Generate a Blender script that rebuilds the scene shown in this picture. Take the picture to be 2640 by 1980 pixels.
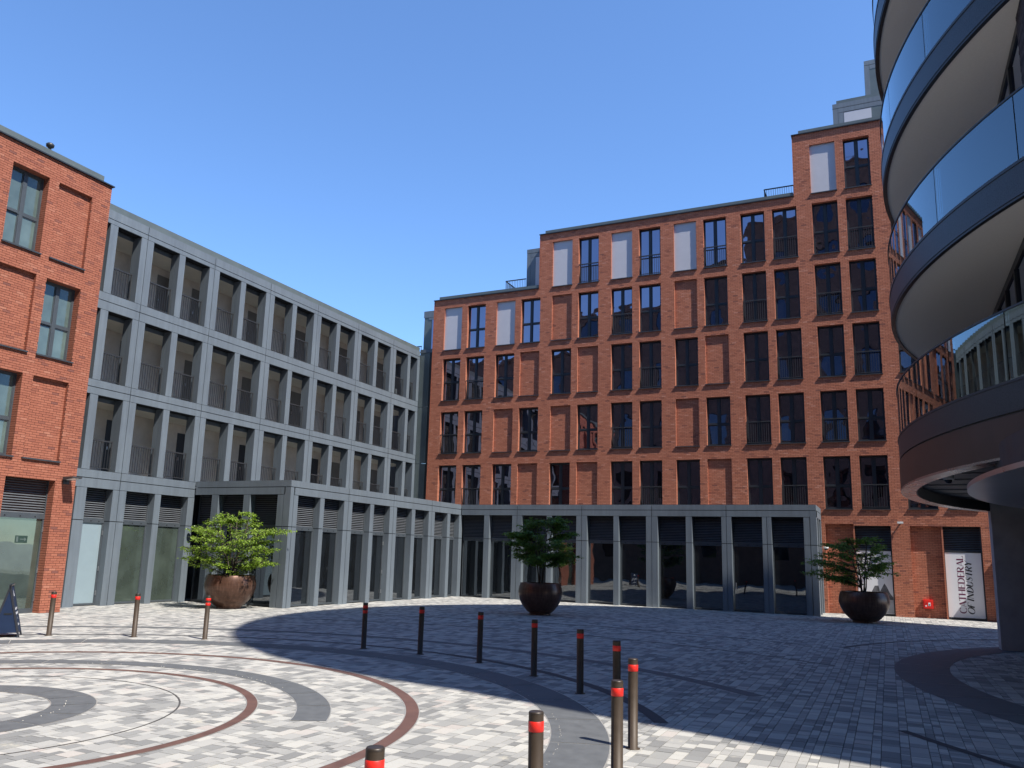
import bpy, bmesh, math, random
from mathutils import Vector, Matrix, Quaternion

for o in list(bpy.data.objects):
    bpy.data.objects.remove(o, do_unlink=True)
scene = bpy.context.scene
COL = scene.collection
R = math.radians

# ------------------------------------------------------------------ camera
FPX, PW, PH = 2082.06, 2640.0, 1980.0
PPX, PPY = 1280.0, 1046.5
PITCH, ROLL, YAW, EYE = R(10.479), R(1.6998), R(25.771), 2.15
_c, _s = math.cos(YAW), math.sin(YAW)
def _rz(v): return Vector((_c*v[0]-_s*v[1], _s*v[0]+_c*v[1], v[2]))
_f0 = (0, math.cos(PITCH), math.sin(PITCH)); _u0 = (0, -math.sin(PITCH), math.cos(PITCH))
cr, sr = math.cos(ROLL), math.sin(ROLL)
CR = _rz((cr, _u0[1]*sr, _u0[2]*sr)); CU = _rz((-sr, _u0[1]*cr, _u0[2]*cr)); CF = _rz(_f0)
cam = bpy.data.cameras.new('camera')
cam.sensor_fit = 'HORIZONTAL'; cam.sensor_width = 36.0; cam.lens = 36.0*FPX/PW
cam.shift_x = (PW/2-PPX)/PW; cam.shift_y = (PPY-PH/2)/PW
cam.clip_start = .05; cam.clip_end = 3000
co = bpy.data.objects.new('camera', cam); COL.objects.link(co)
m = Matrix((CR, CU, -CF)).transposed().to_4x4(); m.translation = (0, 0, EYE)
co.matrix_world = m
scene.camera = co
def project(p):
    v = Vector(p)-Vector((0, 0, EYE)); w = v.dot(CF)
    if w < .1: return None
    return (PPX+FPX*v.dot(CR)/w, PPY-FPX*v.dot(CU)/w, w)
def ground(px, py, z=0.0):
    d = CR*((px-PPX)/FPX)-CU*((py-PPY)/FPX)+CF
    t = (z-EYE)/d.z
    return Vector((d.x*t, d.y*t, z))

# ------------------------------------------------------------------ world and sun
SUN_AZ = R(105.7)                       # clockwise from +Y
SUN_EL = R(55.0)
sdir = Vector((math.sin(SUN_AZ)*math.cos(SUN_EL), math.cos(SUN_AZ)*math.cos(SUN_EL), math.sin(SUN_EL)))
world = bpy.data.worlds.new('World'); scene.world = world; world.use_nodes = True
nt = world.node_tree; nt.nodes.clear()
sky = nt.nodes.new('ShaderNodeTexSky'); sky.sky_type = 'NISHITA'; sky.sun_disc = False
sky.sun_elevation = SUN_EL; sky.sun_rotation = SUN_AZ
sky.air_density = 1.0; sky.dust_density = 0.0; sky.ozone_density = 10.0; sky.altitude = 50
bg = nt.nodes.new('ShaderNodeBackground'); bg.inputs[1].default_value = 0.142
out = nt.nodes.new('ShaderNodeOutputWorld')
nt.links.new(sky.outputs[0], bg.inputs[0]); nt.links.new(bg.outputs[0], out.inputs[0])
sl = bpy.data.lights.new('sun', 'SUN'); sl.energy = 4.3; sl.angle = R(0.53); sl.color = (1, .955, .88)
so = bpy.data.objects.new('sun', sl); COL.objects.link(so)
so.rotation_euler = sdir.to_track_quat('Z', 'Y').to_euler(); so.location = (40, -10, 60)
vs = scene.view_settings
vs.view_transform = 'Standard'; vs.look = 'None'; vs.gamma = 1.0; vs.exposure = 0.92; vs.use_curve_mapping = False
scene.cycles.max_bounces = 8; scene.cycles.glossy_bounces = 4; scene.cycles.transparent_max_bounces = 12

rng = random.Random(7)

# ------------------------------------------------------------------ materials
def newmat(name):
    mt = bpy.data.materials.new(name); mt.use_nodes = True
    n = mt.node_tree.nodes; l = mt.node_tree.links
    return mt, n, l, n['Principled BSDF']
def setc(sock, c): sock.default_value = (c[0], c[1], c[2], 1)
def noise(n, l, scale, detail=4, rough=.6, coord='Object', vec=None):
    t = n.new('ShaderNodeTexNoise'); t.inputs['Scale'].default_value = scale
    t.inputs['Detail'].default_value = detail; t.inputs['Roughness'].default_value = rough
    if vec is None:
        tc = n.new('ShaderNodeTexCoord'); vec = tc.outputs[coord]
    l.new(vec, t.inputs['Vector']); return t
def ramp(n, l, src, stops):
    r = n.new('ShaderNodeValToRGB'); e = r.color_ramp.elements
    while len(e) < len(stops): e.new(.5)
    for k, (p, c) in enumerate(stops):
        e[k].position = p; e[k].color = (c[0], c[1], c[2], 1)
    l.new(src, r.inputs[0]); return r
def mixc(n, l, fac, a, b, mode='MIX'):
    mx = n.new('ShaderNodeMix'); mx.data_type = 'RGBA'; mx.blend_type = mode
    for idx, v in ((0, fac), (6, a), (7, b)):
        s = mx.inputs[idx]
        if hasattr(v, 'is_output'): l.new(v, s)
        elif idx == 0: s.default_value = v
        else: setc(s, v)
    return mx.outputs[2]
def bump(n, l, h, p, strength=.3, dist=.01):
    b = n.new('ShaderNodeBump'); b.inputs['Strength'].default_value = strength; b.inputs['Distance'].default_value = dist
    l.new(h, b.inputs['Height']); l.new(b.outputs[0], p.inputs['Normal']); return b
def plain(name, col, rough=.5, metal=0.0, var=.12, scale=3.0, spec=.5, bmp=0.0):
    mt, n, l, p = newmat(name)
    t = noise(n, l, scale, 6)
    lo = tuple(c*(1-var) for c in col); hi = tuple(min(1, c*(1+var)) for c in col)
    r = ramp(n, l, t.outputs[0], [(.3, lo), (.7, hi)])
    l.new(r.outputs[0], p.inputs['Base Color'])
    rr = n.new('ShaderNodeMapRange'); rr.inputs[3].default_value = max(.02, rough-.08); rr.inputs[4].default_value = min(1, rough+.08)
    l.new(t.outputs[0], rr.inputs[0]); l.new(rr.outputs[0], p.inputs['Roughness'])
    p.inputs['Metallic'].default_value = metal; p.inputs['Specular IOR Level'].default_value = spec
    if bmp:
        t2 = noise(n, l, 60, 3); bump(n, l, t2.outputs[0], p, .4, bmp)
    return mt
def tinted(name, stops, by_object, rough=.85, grain=40.0, grain_amt=.13, bmp=.003, stain=None):
    """colour picked per piece: by a face attribute (joined pieces) or per object (single pieces)"""
    mt, n, l, p = newmat(name)
    if by_object:
        src = n.new('ShaderNodeObjectInfo').outputs['Random']
    else:
        a = n.new('ShaderNodeAttribute'); a.attribute_name = 'tint'; src = a.outputs['Fac']
    r = ramp(n, l, src, stops); r.color_ramp.interpolation = 'LINEAR'
    geo = n.new('ShaderNodeNewGeometry')
    t = noise(n, l, grain, 4, .7, vec=geo.outputs['Position'])
    g = ramp(n, l, t.outputs[0], [(.25, (1-grain_amt,)*3), (.75, (1+grain_amt,)*3)])
    c = mixc(n, l, 1.0, r.outputs[0], g.outputs[0], 'MULTIPLY')
    t3 = noise(n, l, .7, 5, .6, vec=geo.outputs['Position'])
    g3 = ramp(n, l, t3.outputs[0], [(.3, (.95, .95, .955)), (.7, (1.04, 1.035, 1.03))])
    c = mixc(n, l, 1.0, c, g3.outputs[0], 'MULTIPLY')
    if stain:
        ts = noise(n, l, 1.7, 6, .75, vec=geo.outputs['Position'])
        sr_ = ramp(n, l, ts.outputs[0], [(.60, (0, 0, 0)), (.72, (1, 1, 1))])
        c = mixc(n, l, sr_.outputs[0], c, stain)
    l.new(c, p.inputs['Base Color']); p.inputs['Roughness'].default_value = rough
    p.inputs['Specular IOR Level'].default_value = .3
    if bmp: bump(n, l, t.outputs[0], p, .5, bmp)
    return mt
BRICK = [(0, (.19, .075, .06)), (.06, (.25, .088, .06)), (.15, (.305, .104, .065)), (.6, (.335, .117, .072)), (.95, (.36, .132, .083)), (1, (.39, .16, .105))]
BRICKB = [(0, (.24, .095, .07)), (.06, (.34, .122, .078)), (.15, (.415, .148, .088)), (.6, (.455, .168, .10)), (.95, (.485, .188, .116)), (1, (.53, .235, .16))]
DARKB = [(0, (.02, .018, .022)), (.5, (.045, .038, .045)), (1, (.075, .06, .065))]
OLDB = [(0, (.10, .06, .045)), (.5, (.18, .10, .07)), (1, (.25, .15, .10))]
STONE = [(0, (.185, .183, .176)), (.18, (.22, .218, .21)), (.36, (.28, .276, .26)), (.55, (.335, .326, .305)), (.75, (.395, .385, .355)), (.93, (.435, .42, .38)), (1, (.385, .345, .315))]
M = {}
M['brick'] = tinted('red_brick', BRICK, False); M['brick_o'] = tinted('red_brick_single', BRICK, True)
M['brickb'] = tinted('pale_red_brick', BRICKB, False); M['brickb_o'] = tinted('pale_red_brick_single', BRICKB, True)
M['dbrick'] = tinted('black_brick', DARKB, False); M['obrick'] = tinted('old_brick', OLDB, False)
M['mortar'] = plain('mortar', (.085, .038, .028), .95, var=.25, scale=6)
M['dmortar'] = plain('dark_mortar', (.03, .028, .03), .95)
M['omortar'] = plain('old_mortar', (.13, .08, .06), .95, var=.3, scale=2)
M['stone'] = tinted('paving_granite', STONE, False, .8, 90, .14, .002, (.43, .40, .33)); M['stone_o'] = tinted('paving_granite_single', STONE, True, .8, 90, .14, .002, (.43, .40, .33))
M['far'] = plain('far_paving', (.36, .35, .325), .85, var=.2, scale=14)
M['grout'] = plain('paving_joint', (.12, .10, .085), .95, var=.3, scale=8)
M['slate'] = plain('dark_granite', (.098, .102, .105), .7, var=.16, scale=5, bmp=.001)
M['basalt'] = plain('basalt', (.035, .036, .04), .7, var=.2, scale=9)
M['corten'] = plain('rust_steel', (.135, .070, .052), .6, .2, var=.2, scale=4)
M['slot'] = plain('drain_slot', (.12, .11, .10), .6, .5)
M['edge'] = plain('steel_edge', (.50, .47, .41), .5, .6)
M['clad'] = plain('grey_cladding', (.16, .182, .20), .5, .05, var=.06, scale=1.2)
def cladmat(name, col):
    mt, n, l, p = newmat(name)
    geo = n.new('ShaderNodeNewGeometry'); mp = n.new('ShaderNodeMapping'); mp.inputs['Scale'].default_value = (5, 5, .35); l.new(geo.outputs['Position'], mp.inputs[0])
    t = noise(n, l, 1.6, 5, .65, vec=mp.outputs[0]); t2 = noise(n, l, .55, 4, .6, vec=geo.outputs['Position'])
    a = ramp(n, l, t.outputs[0], [(.3, tuple(c*.88 for c in col)), (.65, tuple(c*1.06 for c in col))])
    b = ramp(n, l, t2.outputs[0], [(.3, (.9, .9, .91)), (.7, (1.08, 1.08, 1.07))])
    l.new(mixc(n, l, 1, a.outputs[0], b.outputs[0], 'MULTIPLY'), p.inputs['Base Color'])
    rr = n.new('ShaderNodeMapRange'); rr.inputs[3].default_value = .38; rr.inputs[4].default_value = .6; l.new(t.outputs[0], rr.inputs[0]); l.new(rr.outputs[0], p.inputs['Roughness'])
    p.inputs['Metallic'].default_value = .1
    return mt
M['clad'] = cladmat('grey_cladding', (.145, .172, .198))
M['clad2'] = plain('dark_grey_metal', (.10, .118, .135), .45, .2, var=.1, scale=2)
M['zinc'] = plain('zinc_flashing', (.115, .14, .14), .45, .2, var=.1, scale=1.5)
M['void'] = plain('dark_void', (.008, .009, .011), .9)
M['frame'] = plain('window_frame_paint', (.022, .027, .034), .45, var=.1)
M['frame2'] = plain('door_frame_paint', (.055, .065, .075), .45, var=.1)
M['rail'] = plain('railing_paint', (.030, .031, .034), .45)
M['slat'] = plain('louvre_slat', (.11, .118, .13), .45, .1)
M['sill'] = plain('sill_metal', (.06, .065, .072), .4, .3)
M['blank'] = plain('blank_panel', (.50, .495, .53), .55, var=.03)
M['plaster'] = plain('balcony_wall', (.60, .52, .44), .9, var=.1)
M['ceil'] = plain('balcony_ceiling', (.66, .59, .48), .9, var=.05)
M['cream'] = plain('cream_soffit', (.88, .84, .76), .85, var=.03, scale=30, bmp=.002)
M['door'] = plain('flat_door', (.16, .14, .12), .6, var=.1)
M['copper'] = plain('bronze_fascia', (.085, .050, .038), .4, .3, var=.15, scale=2)
M['rim'] = plain('polished_rim', (.42, .36, .33), .28, .8)
M['disc'] = plain('brushed_metal_disc', (.55, .55, .57), .3, .9, var=.15, scale=.6)
M['soffit'] = plain('dark_soffit', (.035, .036, .038), .5, var=.2)
M['pier'] = plain('pier_render', (.36, .355, .355), .8, var=.15, scale=2)
M['bronze'] = plain('bollard_bronze', (.058, .041, .029), .55, .15, var=.12, scale=9, spec=.35)
M['cap'] = plain('bollard_cap', (.045, .034, .027), .45, .3)
M['red'] = plain('red_band', (.72, .022, .014), .45, var=.05)
M['white'] = plain('white_board', (.72, .72, .74), .5, var=.02)
M['ink'] = plain('black_ink', (.012, .012, .015), .6)
M['maroon'] = plain('maroon_ink', (.13, .008, .055), .6)
M['photo'] = plain('printed_grey', (.10, .10, .11), .6, var=.5, scale=6)
M['photo2'] = plain('printed_pale_grey', (.36, .37, .39), .6, var=.15, scale=6)
M['navy'] = plain('navy_board', (.012, .024, .060), .6, var=.1, spec=.2)
M['navyframe'] = plain('board_frame', (.03, .032, .04), .35, .2)
M['soil'] = plain('soil', (.03, .022, .015), .95, var=.5, scale=20)
M['bark'] = plain('bark', (.055, .042, .032), .9, var=.4, scale=25)
M['lightg'] = plain('lamp_glass', (.75, .75, .72), .3)
M['lightbody'] = plain('lamp_body', (.07, .07, .075), .45, .3)
M['whitebody'] = plain('white_plastic', (.72, .72, .70), .45)
M['domeblack'] = plain('dome_black', (.01, .01, .012), .08, spec=.8)
M['exit'] = plain('exit_sign_green', (.022, .045, .036), .5)
M['exitw'] = plain('exit_sign_pale', (.09, .12, .11), .5)
M['steel'] = plain('handle_steel', (.6, .6, .6), .3, .9)
M['counter'] = plain('pale_counter', (.5, .49, .46), .6)

def glass(name, body, tint, fac0, wob=.004, rough=.015, see=None):
    mt, n, l, p = newmat(name)
    n.remove(p); o = n['Material Output']
    g = n.new('ShaderNodeBsdfGlossy'); setc(g.inputs['Color'], tint); g.inputs['Roughness'].default_value = rough
    if see:
        d = n.new('ShaderNodeBsdfTransparent'); setc(d.inputs['Color'], see)
    else:
        d = n.new('ShaderNodeBsdfDiffuse')
        t2 = noise(n, l, .9, 3); rr = ramp(n, l, t2.outputs[0], [(.35, tuple(c*.6 for c in body)), (.7, body)])
        l.new(rr.outputs[0], d.inputs['Color'])
    fr = n.new('ShaderNodeFresnel'); fr.inputs[0].default_value = 1.5
    ad = n.new('ShaderNodeMath'); ad.operation = 'MULTIPLY_ADD'; ad.use_clamp = True
    ad.inputs[1].default_value = 1.6; ad.inputs[2].default_value = fac0; l.new(fr.outputs[0], ad.inputs[0])
    mx = n.new('ShaderNodeMixShader'); l.new(ad.outputs[0], mx.inputs[0]); l.new(d.outputs[0], mx.inputs[1]); l.new(g.outputs[0], mx.inputs[2])
    if wob:
        geo = n.new('ShaderNodeNewGeometry')
        t = noise(n, l, 1.1, 1, .4, vec=geo.outputs['Position'])
        b = n.new('ShaderNodeBump'); b.inputs['Strength'].default_value = 1; b.inputs['Distance'].default_value = wob
        l.new(t.outputs[0], b.inputs['Height']); l.new(b.outputs[0], g.inputs['Normal'])
    l.new(mx.outputs[0], o.inputs['Surface']); return mt
M['glass'] = glass('window_glass', (.010, .011, .014), (.86, .80, 1.0), .24, .008)
M['glassp'] = glass('shopfront_glass', (.012, .014, .016), (.80, .86, .92), .12, .003)
M['glassc'] = glass('curtained_glass', (.13, .18, .17), (.7, .85, .9), .0, .004)
M['glassd'] = glass('green_reflection_glass', (.07, .09, .075), (.8, .95, .9), .08, .004)  # green body colour painted in for the reflections in these panes
M['frost'] = plain('frosted_panel', (.235, .30, .33), .35, var=.03)
M['bal'] = glass('balustrade_glass', (0, 0, 0), (.78, .88, .92), .15, 0, .02, see=(.46, .57, .60))
M['dglass'] = glass('dark_glazing', (.006, .007, .009), (.7, .8, 1), .05, .003)

def perforated():
    mt, n, l, p = newmat('perforated_fascia')
    tc = n.new('ShaderNodeTexCoord')
    v = n.new('ShaderNodeTexVoronoi'); v.inputs['Scale'].default_value = 48; v.inputs['Randomness'].default_value = .6
    l.new(tc.outputs['Object'], v.inputs['Vector'])
    r = ramp(n, l, v.outputs['Distance'], [(.2, (.014, .015, .017)), (.4, (.052, .054, .058))])
    l.new(r.outputs[0], p.inputs['Base Color']); p.inputs['Roughness'].default_value = .42; p.inputs['Metallic'].default_value = .3
    return mt
M['perf'] = perforated()
def potmat():
    mt, n, l, p = newmat('bronze_planter')
    tc = n.new('ShaderNodeTexCoord'); mp = n.new('ShaderNodeMapping'); mp.inputs['Scale'].default_value = (6, 6, .7)
    l.new(tc.outputs['Object'], mp.inputs[0])
    t = noise(n, l, 2.2, 6, .7, vec=mp.outputs[0])
    mp2 = n.new('ShaderNodeMapping'); mp2.inputs['Scale'].default_value = (.6, .6, 9); l.new(tc.outputs['Object'], mp2.inputs[0])
    t2 = noise(n, l, 2.0, 4, .6, vec=mp2.outputs[0])
    c = ramp(n, l, t.outputs[0], [(.3, (.07, .036, .025)), (.55, (.12, .062, .042)), (.8, (.19, .12, .09))])
    c2 = ramp(n, l, t2.outputs[0], [(.3, (.8, .8, .8)), (.7, (1.15, 1.12, 1.1))])
    l.new(mixc(n, l, 1, c.outputs[0], c2.outputs[0], 'MULTIPLY'), p.inputs['Base Color'])
    p.inputs['Metallic'].default_value = .45; p.inputs['Roughness'].default_value = .32
    bump(n, l, t2.outputs[0], p, .25, .01)
    return mt
M['pot'] = potmat()
def leafmat(name, a, b, c):
    mt, n, l, p = newmat(name)
    at = n.new('ShaderNodeAttribute'); at.attribute_name = 'tint'
    r = ramp(n, l, at.outputs['Fac'], [(0, a), (.55, b), (1, c)])
    l.new(r.outputs[0], p.inputs['Base Color']); p.inputs['Roughness'].default_value = .5
    tr = n.new('ShaderNodeBsdfTranslucent'); l.new(mixc(n, l, 1, r.outputs[0], (1.3, 1.5, .5), 'MULTIPLY'), tr.inputs[0])
    mx = n.new('ShaderNodeMixShader'); mx.inputs[0].default_value = .35
    l.new(p.outputs[0], mx.inputs[1]); l.new(tr.outputs[0], mx.inputs[2]); l.new(mx.outputs[0], n['Material Output'].inputs[0])
    return mt
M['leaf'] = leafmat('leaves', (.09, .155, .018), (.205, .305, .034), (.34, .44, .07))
M['leafshade'] = leafmat('shaded_leaves', (.055, .11, .024), (.115, .205, .038), (.19, .28, .06))  # same foliage, its colour darkened for the trees standing in shade

# ------------------------------------------------------------------ mesh helpers
class MB:
    def __init__(s): s.v = []; s.f = []; s.t = []
    def quad(s, a, b, c, d, t=None):
        k = len(s.v); s.v += [a, b, c, d]; s.f.append((k, k+1, k+2, k+3)); s.t.append(t if t is not None else .5)
    def poly(s, pts, t=.5):
        k = len(s.v); s.v += list(pts); s.f.append(tuple(range(k, k+len(pts)))); s.t.append(t)
    def hexa(s, p, t=.5, faces=(0, 1, 2, 3, 4, 5)):
        """p: 8 points, index = 4*d + 2*u + v  (right-handed d,u,v)"""
        k = len(s.v); s.v += p
        F = ((4, 6, 7, 5), (0, 1, 3, 2), (2, 3, 7, 6), (0, 4, 5, 1), (1, 5, 7, 3), (0, 2, 6, 4))
        for i in faces: s.f.append(tuple(k+j for j in F[i])); s.t.append(t)
    def prism(s, pts, z0, z1, t=.5):
        k = len(s.v); n = len(pts)
        s.v += [(x, y, z0) for x, y in pts]+[(x, y, z1) for x, y in pts]
        s.f.append(tuple(range(k+n-1, k-1, -1))); s.t.append(t)
        s.f.append(tuple(range(k+n, k+2*n))); s.t.append(t)
        for i in range(n):
            j = (i+1) % n; s.f.append((k+i, k+j, k+n+j, k+n+i)); s.t.append(t)
    def lathe(s, prof, seg=32, cx=0, cy=0, t=.5):
        k = len(s.v)
        for r, z in prof:
            for i in range(seg):
                a = 2*math.pi*i/seg; s.v.append((cx+r*math.cos(a), cy+r*math.sin(a), z))
        for j in range(len(prof)-1):
            for i in range(seg):
                i2 = (i+1) % seg
                s.f.append((k+j*seg+i, k+j*seg+i2, k+(j+1)*seg+i2, k+(j+1)*seg+i)); s.t.append(t)
    def tube(s, pts, rads, seg=6, t=.5):
        k = len(s.v); n = len(pts); pts = [Vector(p) for p in pts]
        for i, p in enumerate(pts):
            d = (pts[min(n-1, i+1)]-pts[max(0, i-1)]).normalized()
            a = d.orthogonal().normalized(); b = d.cross(a)
            for q in range(seg):
                an = 2*math.pi*q/seg; s.v.append(tuple(p+(a*math.cos(an)+b*math.sin(an))*rads[i]))
        for i in range(n-1):
            for q in range(seg):
                q2 = (q+1) % seg
                s.f.append((k+i*seg+q, k+i*seg+q2, k+(i+1)*seg+q2, k+(i+1)*seg+q)); s.t.append(t)
        s.f.append(tuple(k+(n-1)*seg+q for q in range(seg))); s.t.append(t)
    def box(s, x0, x1, y0, y1, z0, z1, t=.5):
        s.hexa([(x, y, z) for x in (x0, x1) for y in (y0, y1) for z in (z0, z1)], t)
    def mesh(s, name, mat, smooth=False, tint=False):
        me = bpy.data.meshes.new(name); me.from_pydata(s.v, [], s.f)
        if tint:
            a = me.attributes.new('tint', 'FLOAT', 'FACE'); a.data.foreach_set('value', s.t)
        if smooth: me.polygons.foreach_set('use_smooth', [True]*len(me.polygons))
        me.materials.append(M[mat] if isinstance(mat, str) else mat); me.update(); return me
    def build(s, name, mat, parent=None, smooth=False, tint=False):
        return link(name, s.mesh(name, mat, smooth, tint), parent)
def link(name, me, parent=None, loc=None):
    o = bpy.data.objects.new(name, me); COL.objects.link(o)
    if parent is not None:
        o.parent = parent
        w = Vector(); q = parent
        while q is not None: w += q.location + q.matrix_parent_inverse.translation; q = q.parent
        o.matrix_parent_inverse = Matrix.Translation(-w)
    if loc is not None: o.location = loc
    return o
def tag(o, label, cat, group=None):
    o['label'] = label; o['category'] = cat
    if group: o['group'] = group
    return o
def thing(name, label, cat, loc=(0, 0, 0), group=None):
    o = bpy.data.objects.new(name, None); COL.objects.link(o); o.location = loc; o.empty_display_size = .3
    return tag(o, label, cat, group)
def structure(o): o['kind'] = 'structure'; return o
def stuff(o): o['kind'] = 'stuff'; return o

class Face:
    """a wall plane: u along it, v up, d outwards"""
    def __init__(s, kind, at):
        s.kind, s.at = kind, at
    def p(s, d, u, v):
        a = s.at
        if s.kind == '+x': return (a+d, u, v)
        if s.kind == '-y': return (u, a-d, v)
        if s.kind == '-x': return (a-d, -u, v)
        if s.kind == '+y': return (-u, a+d, v)
    def box(s, mb, u0, u1, v0, v1, d0, d1, t=.5, faces=(0, 1, 2, 3, 4, 5)):
        mb.hexa([s.p(d, u, v) for d in (d0, d1) for u in (u0, u1) for v in (v0, v1)], t, faces)
    def one(s, name, mat, parent, u0, u1, v0, v1, d0, d1):
        mb = MB(); s.box(mb, u0, u1, v0, v1, d0, d1); return mb.build(name, mat, parent)

# ------------------------------------------------------------------ brickwork
CH, BL, JT = .0750, .2265, .011
def snap(v): return round(v/CH)*CH
def lay(mb, F, u0, u1, v0, v1, holes, depth=0.0, full=None, seed=1):
    """stretcher-bond bricks over the rectangle, leaving the holes (u0,u1,v0,v1) open"""
    rg = random.Random(seed)
    n0, n1 = int(round(v0/CH)), int(round(v1/CH))
    for c in range(n0, n1):
        za, zb = c*CH+JT/2, (c+1)*CH-JT/2; zm = (za+zb)/2
        cuts = sorted((h[0], h[1]) for h in holes if h[2] < zm < h[3])
        spans = []; a = u0
        for h0, h1 in cuts:
            if h0 > a: spans.append((a, h0))
            a = max(a, h1)
        if a < u1: spans.append((a, u1))
        off = (c % 2)*BL/2+rg.uniform(-.012, .012)
        for a, b in spans:
            k = math.floor((a-off)/BL)
            while off+k*BL < b:
                x0, x1 = max(a, off+k*BL), min(b, off+(k+1)*BL); k += 1
                if x1-x0 < .05: 
                    if x1-x0 < .02: continue
                e0 = 0 if x0 == a else JT/2; e1 = 0 if x1 == b else JT/2
                t = rg.random()
                t = .15+.85*t if rg.random() > .09 else rg.uniform(0, .15)
                pr = rg.uniform(-.0025, .0025)
                if full is not None and x1-x0 > BL-.001 and e0 and e1:
                    full.append((x0+JT/2, x1-JT/2, za, zb, depth+pr, t)); continue
                F.box(mb, x0+e0, x1-e1, za, zb, depth-.03, depth+pr, t, (0, 2, 3, 4, 5))
def jambs(mb, F, h, d0, rg, lining=True):
    """brick returns at both sides and the head of an opening"""
    u0, u1, v0, v1 = h
    for c in range(int(round(v0/CH)), int(round(v1/CH))):
        za, zb = c*CH+JT/2, (c+1)*CH-JT/2
        for side in (0, 1):
            e = (-.03, 0) if side == 0 else (0, .03)
            b = u0 if side == 0 else u1
            if c % 2: cut = [(-d0, -.03)]
            else: cut = [(-d0, -.03)] if d0 < .16 else [(-d0, -d0/2-.004), (-d0/2+.004, -.03)]
            for q0, q1 in cut:
                F.box(mb, b+e[0], b+e[1], za, zb, q0, q1, (.15+.6*rg.random()))
    n = max(1, int((u1-u0)/.1))
    for i in range(n):
        a = u0+(u1-u0)*i/n; b = u0+(u1-u0)*(i+1)/n
        F.box(mb, a+.004, b-.004, v1, v1+.03, -d0, -.032, (.15+.6*rg.random()))
def single_bricks(F, full, parent, mat_o, mass, keep=300, test=None):
    """the bricks that show largest become parts; the others stay in the joined mass"""
    sc = []
    for b in full:
        c = F.p(b[4], (b[0]+b[1])/2, (b[2]+b[3])/2); q = project(c)
        ok = q and 5 < q[0] < PW-5 and 5 < q[1] < PH-5 and (test is None or test(c))
        sc.append((q[2] if ok else 1e9, b))
    sc.sort(key=lambda s: s[0])
    L, H = BL-JT, CH-JT
    mb = MB(); loc = Face(F.kind, 0); 
    loc.box(mb, -L/2, L/2, -H/2, H/2, -.03, 0, .5, (0, 2, 3, 4, 5))
    me = mb.mesh('brick', mat_o)
    for i, (k, b) in enumerate(sc):
        if i < keep and k < 1e8:
            link('brick', me, parent, Vector(F.p(b[4], (b[0]+b[1])/2, (b[2]+b[3])/2)))
        else:
            F.box(mass, b[0], b[1], b[2], b[3], b[4]-.03, b[4], b[5], (0, 2, 3, 4, 5))

# ------------------------------------------------------------------ windows
def win_meshes(w, h, kind, F):
    """frame and panes of one window, local to its lower left outer corner"""
    L = Face(F.kind, 0); fr = MB(); o, mull, bead = .055, .125, .03
    L.box(fr, 0, w, 0, o, -.07, 0); L.box(fr, 0, w, h-o*1.3, h, -.07, 0)
    L.box(fr, 0, o, o, h-o*1.3, -.07, 0); L.box(fr, w-o, w, o, h-o*1.3, -.07, 0)
    c = w/2; L.box(fr, c-mull/2, c+mull/2, o, h-o*1.3, -.07, .012)
    panes = []
    if kind == 'cross':
        z = h*.44; L.box(fr, o, c-mull/2, z-.045, z+.045, -.065, .002); L.box(fr, c+mull/2, w-o, z-.045, z+.045, -.065, .002)
        L.box(fr, o+.03, c-mull/2-.04, z-.028, z+.012, .002, .03)
        rows = ((o, z-.045), (z+.045, h-o*1.3))
    else: rows = ((o, h-o*1.3),)
    for a, b in rows:
        for x0, x1 in ((o, c-mull/2), (c+mull/2, w-o)):
            for q in ((x0, x0+bead, a, b), (x1-bead, x1, a, b), (x0+bead, x1-bead, a, a+bead), (x0+bead, x1-bead, b-bead, b)):
                L.box(fr, *q, -.06, -.012)
            pm = MB(); L.box(pm, x0+bead, x1-bead, a+bead, b-bead, -.045, -.03, .5, (0,)); panes.append(pm)
    return fr, panes
def rail_mb(F, w, h, gap=.105, post=.02):
    L = Face(F.kind, 0); r = MB()
    L.box(r, 0, w, h-.05, h, -.025, .025); L.box(r, 0, w, .06, .09, -.012, .012)
    n = max(2, int(w/gap))
    for i in range(n+1):
        x = .012+(w-.024)*i/n; t = post if i in (0, n) else .016
        L.box(r, x-t/2, x+t/2, 0 if i in (0, n) else .09, h-.045, -.008, .008)
    return r
_cache = {}
def place_window(F, parent, u, v, w, h, d, kind, gl='glass', frm='frame'):
    key = (F.kind, round(w, 3), round(h, 3), kind, gl, frm)
    if key not in _cache:
        fr, ps = win_meshes(w, h, kind, F)
        _cache[key] = (fr.mesh('window', frm), [p.mesh('pane', gl) for p in ps])
    me, ps = _cache[key]
    o = link('window', me, parent, Vector(F.p(d, u, v)))
    for p in ps:
        c = bpy.data.objects.new('pane', p); COL.objects.link(c); c.parent = o
    return o
def place_rail(F, parent, u, v, w, h, d, name='railing', gap=.105):
    key = ('rail', F.kind, round(w, 3), round(h, 3), gap)
    if key not in _cache: _cache[key] = rail_mb(F, w, h, gap).mesh('railing', 'rail')
    return link(name, _cache[key], parent, Vector(F.p(d, u, v)))
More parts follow.
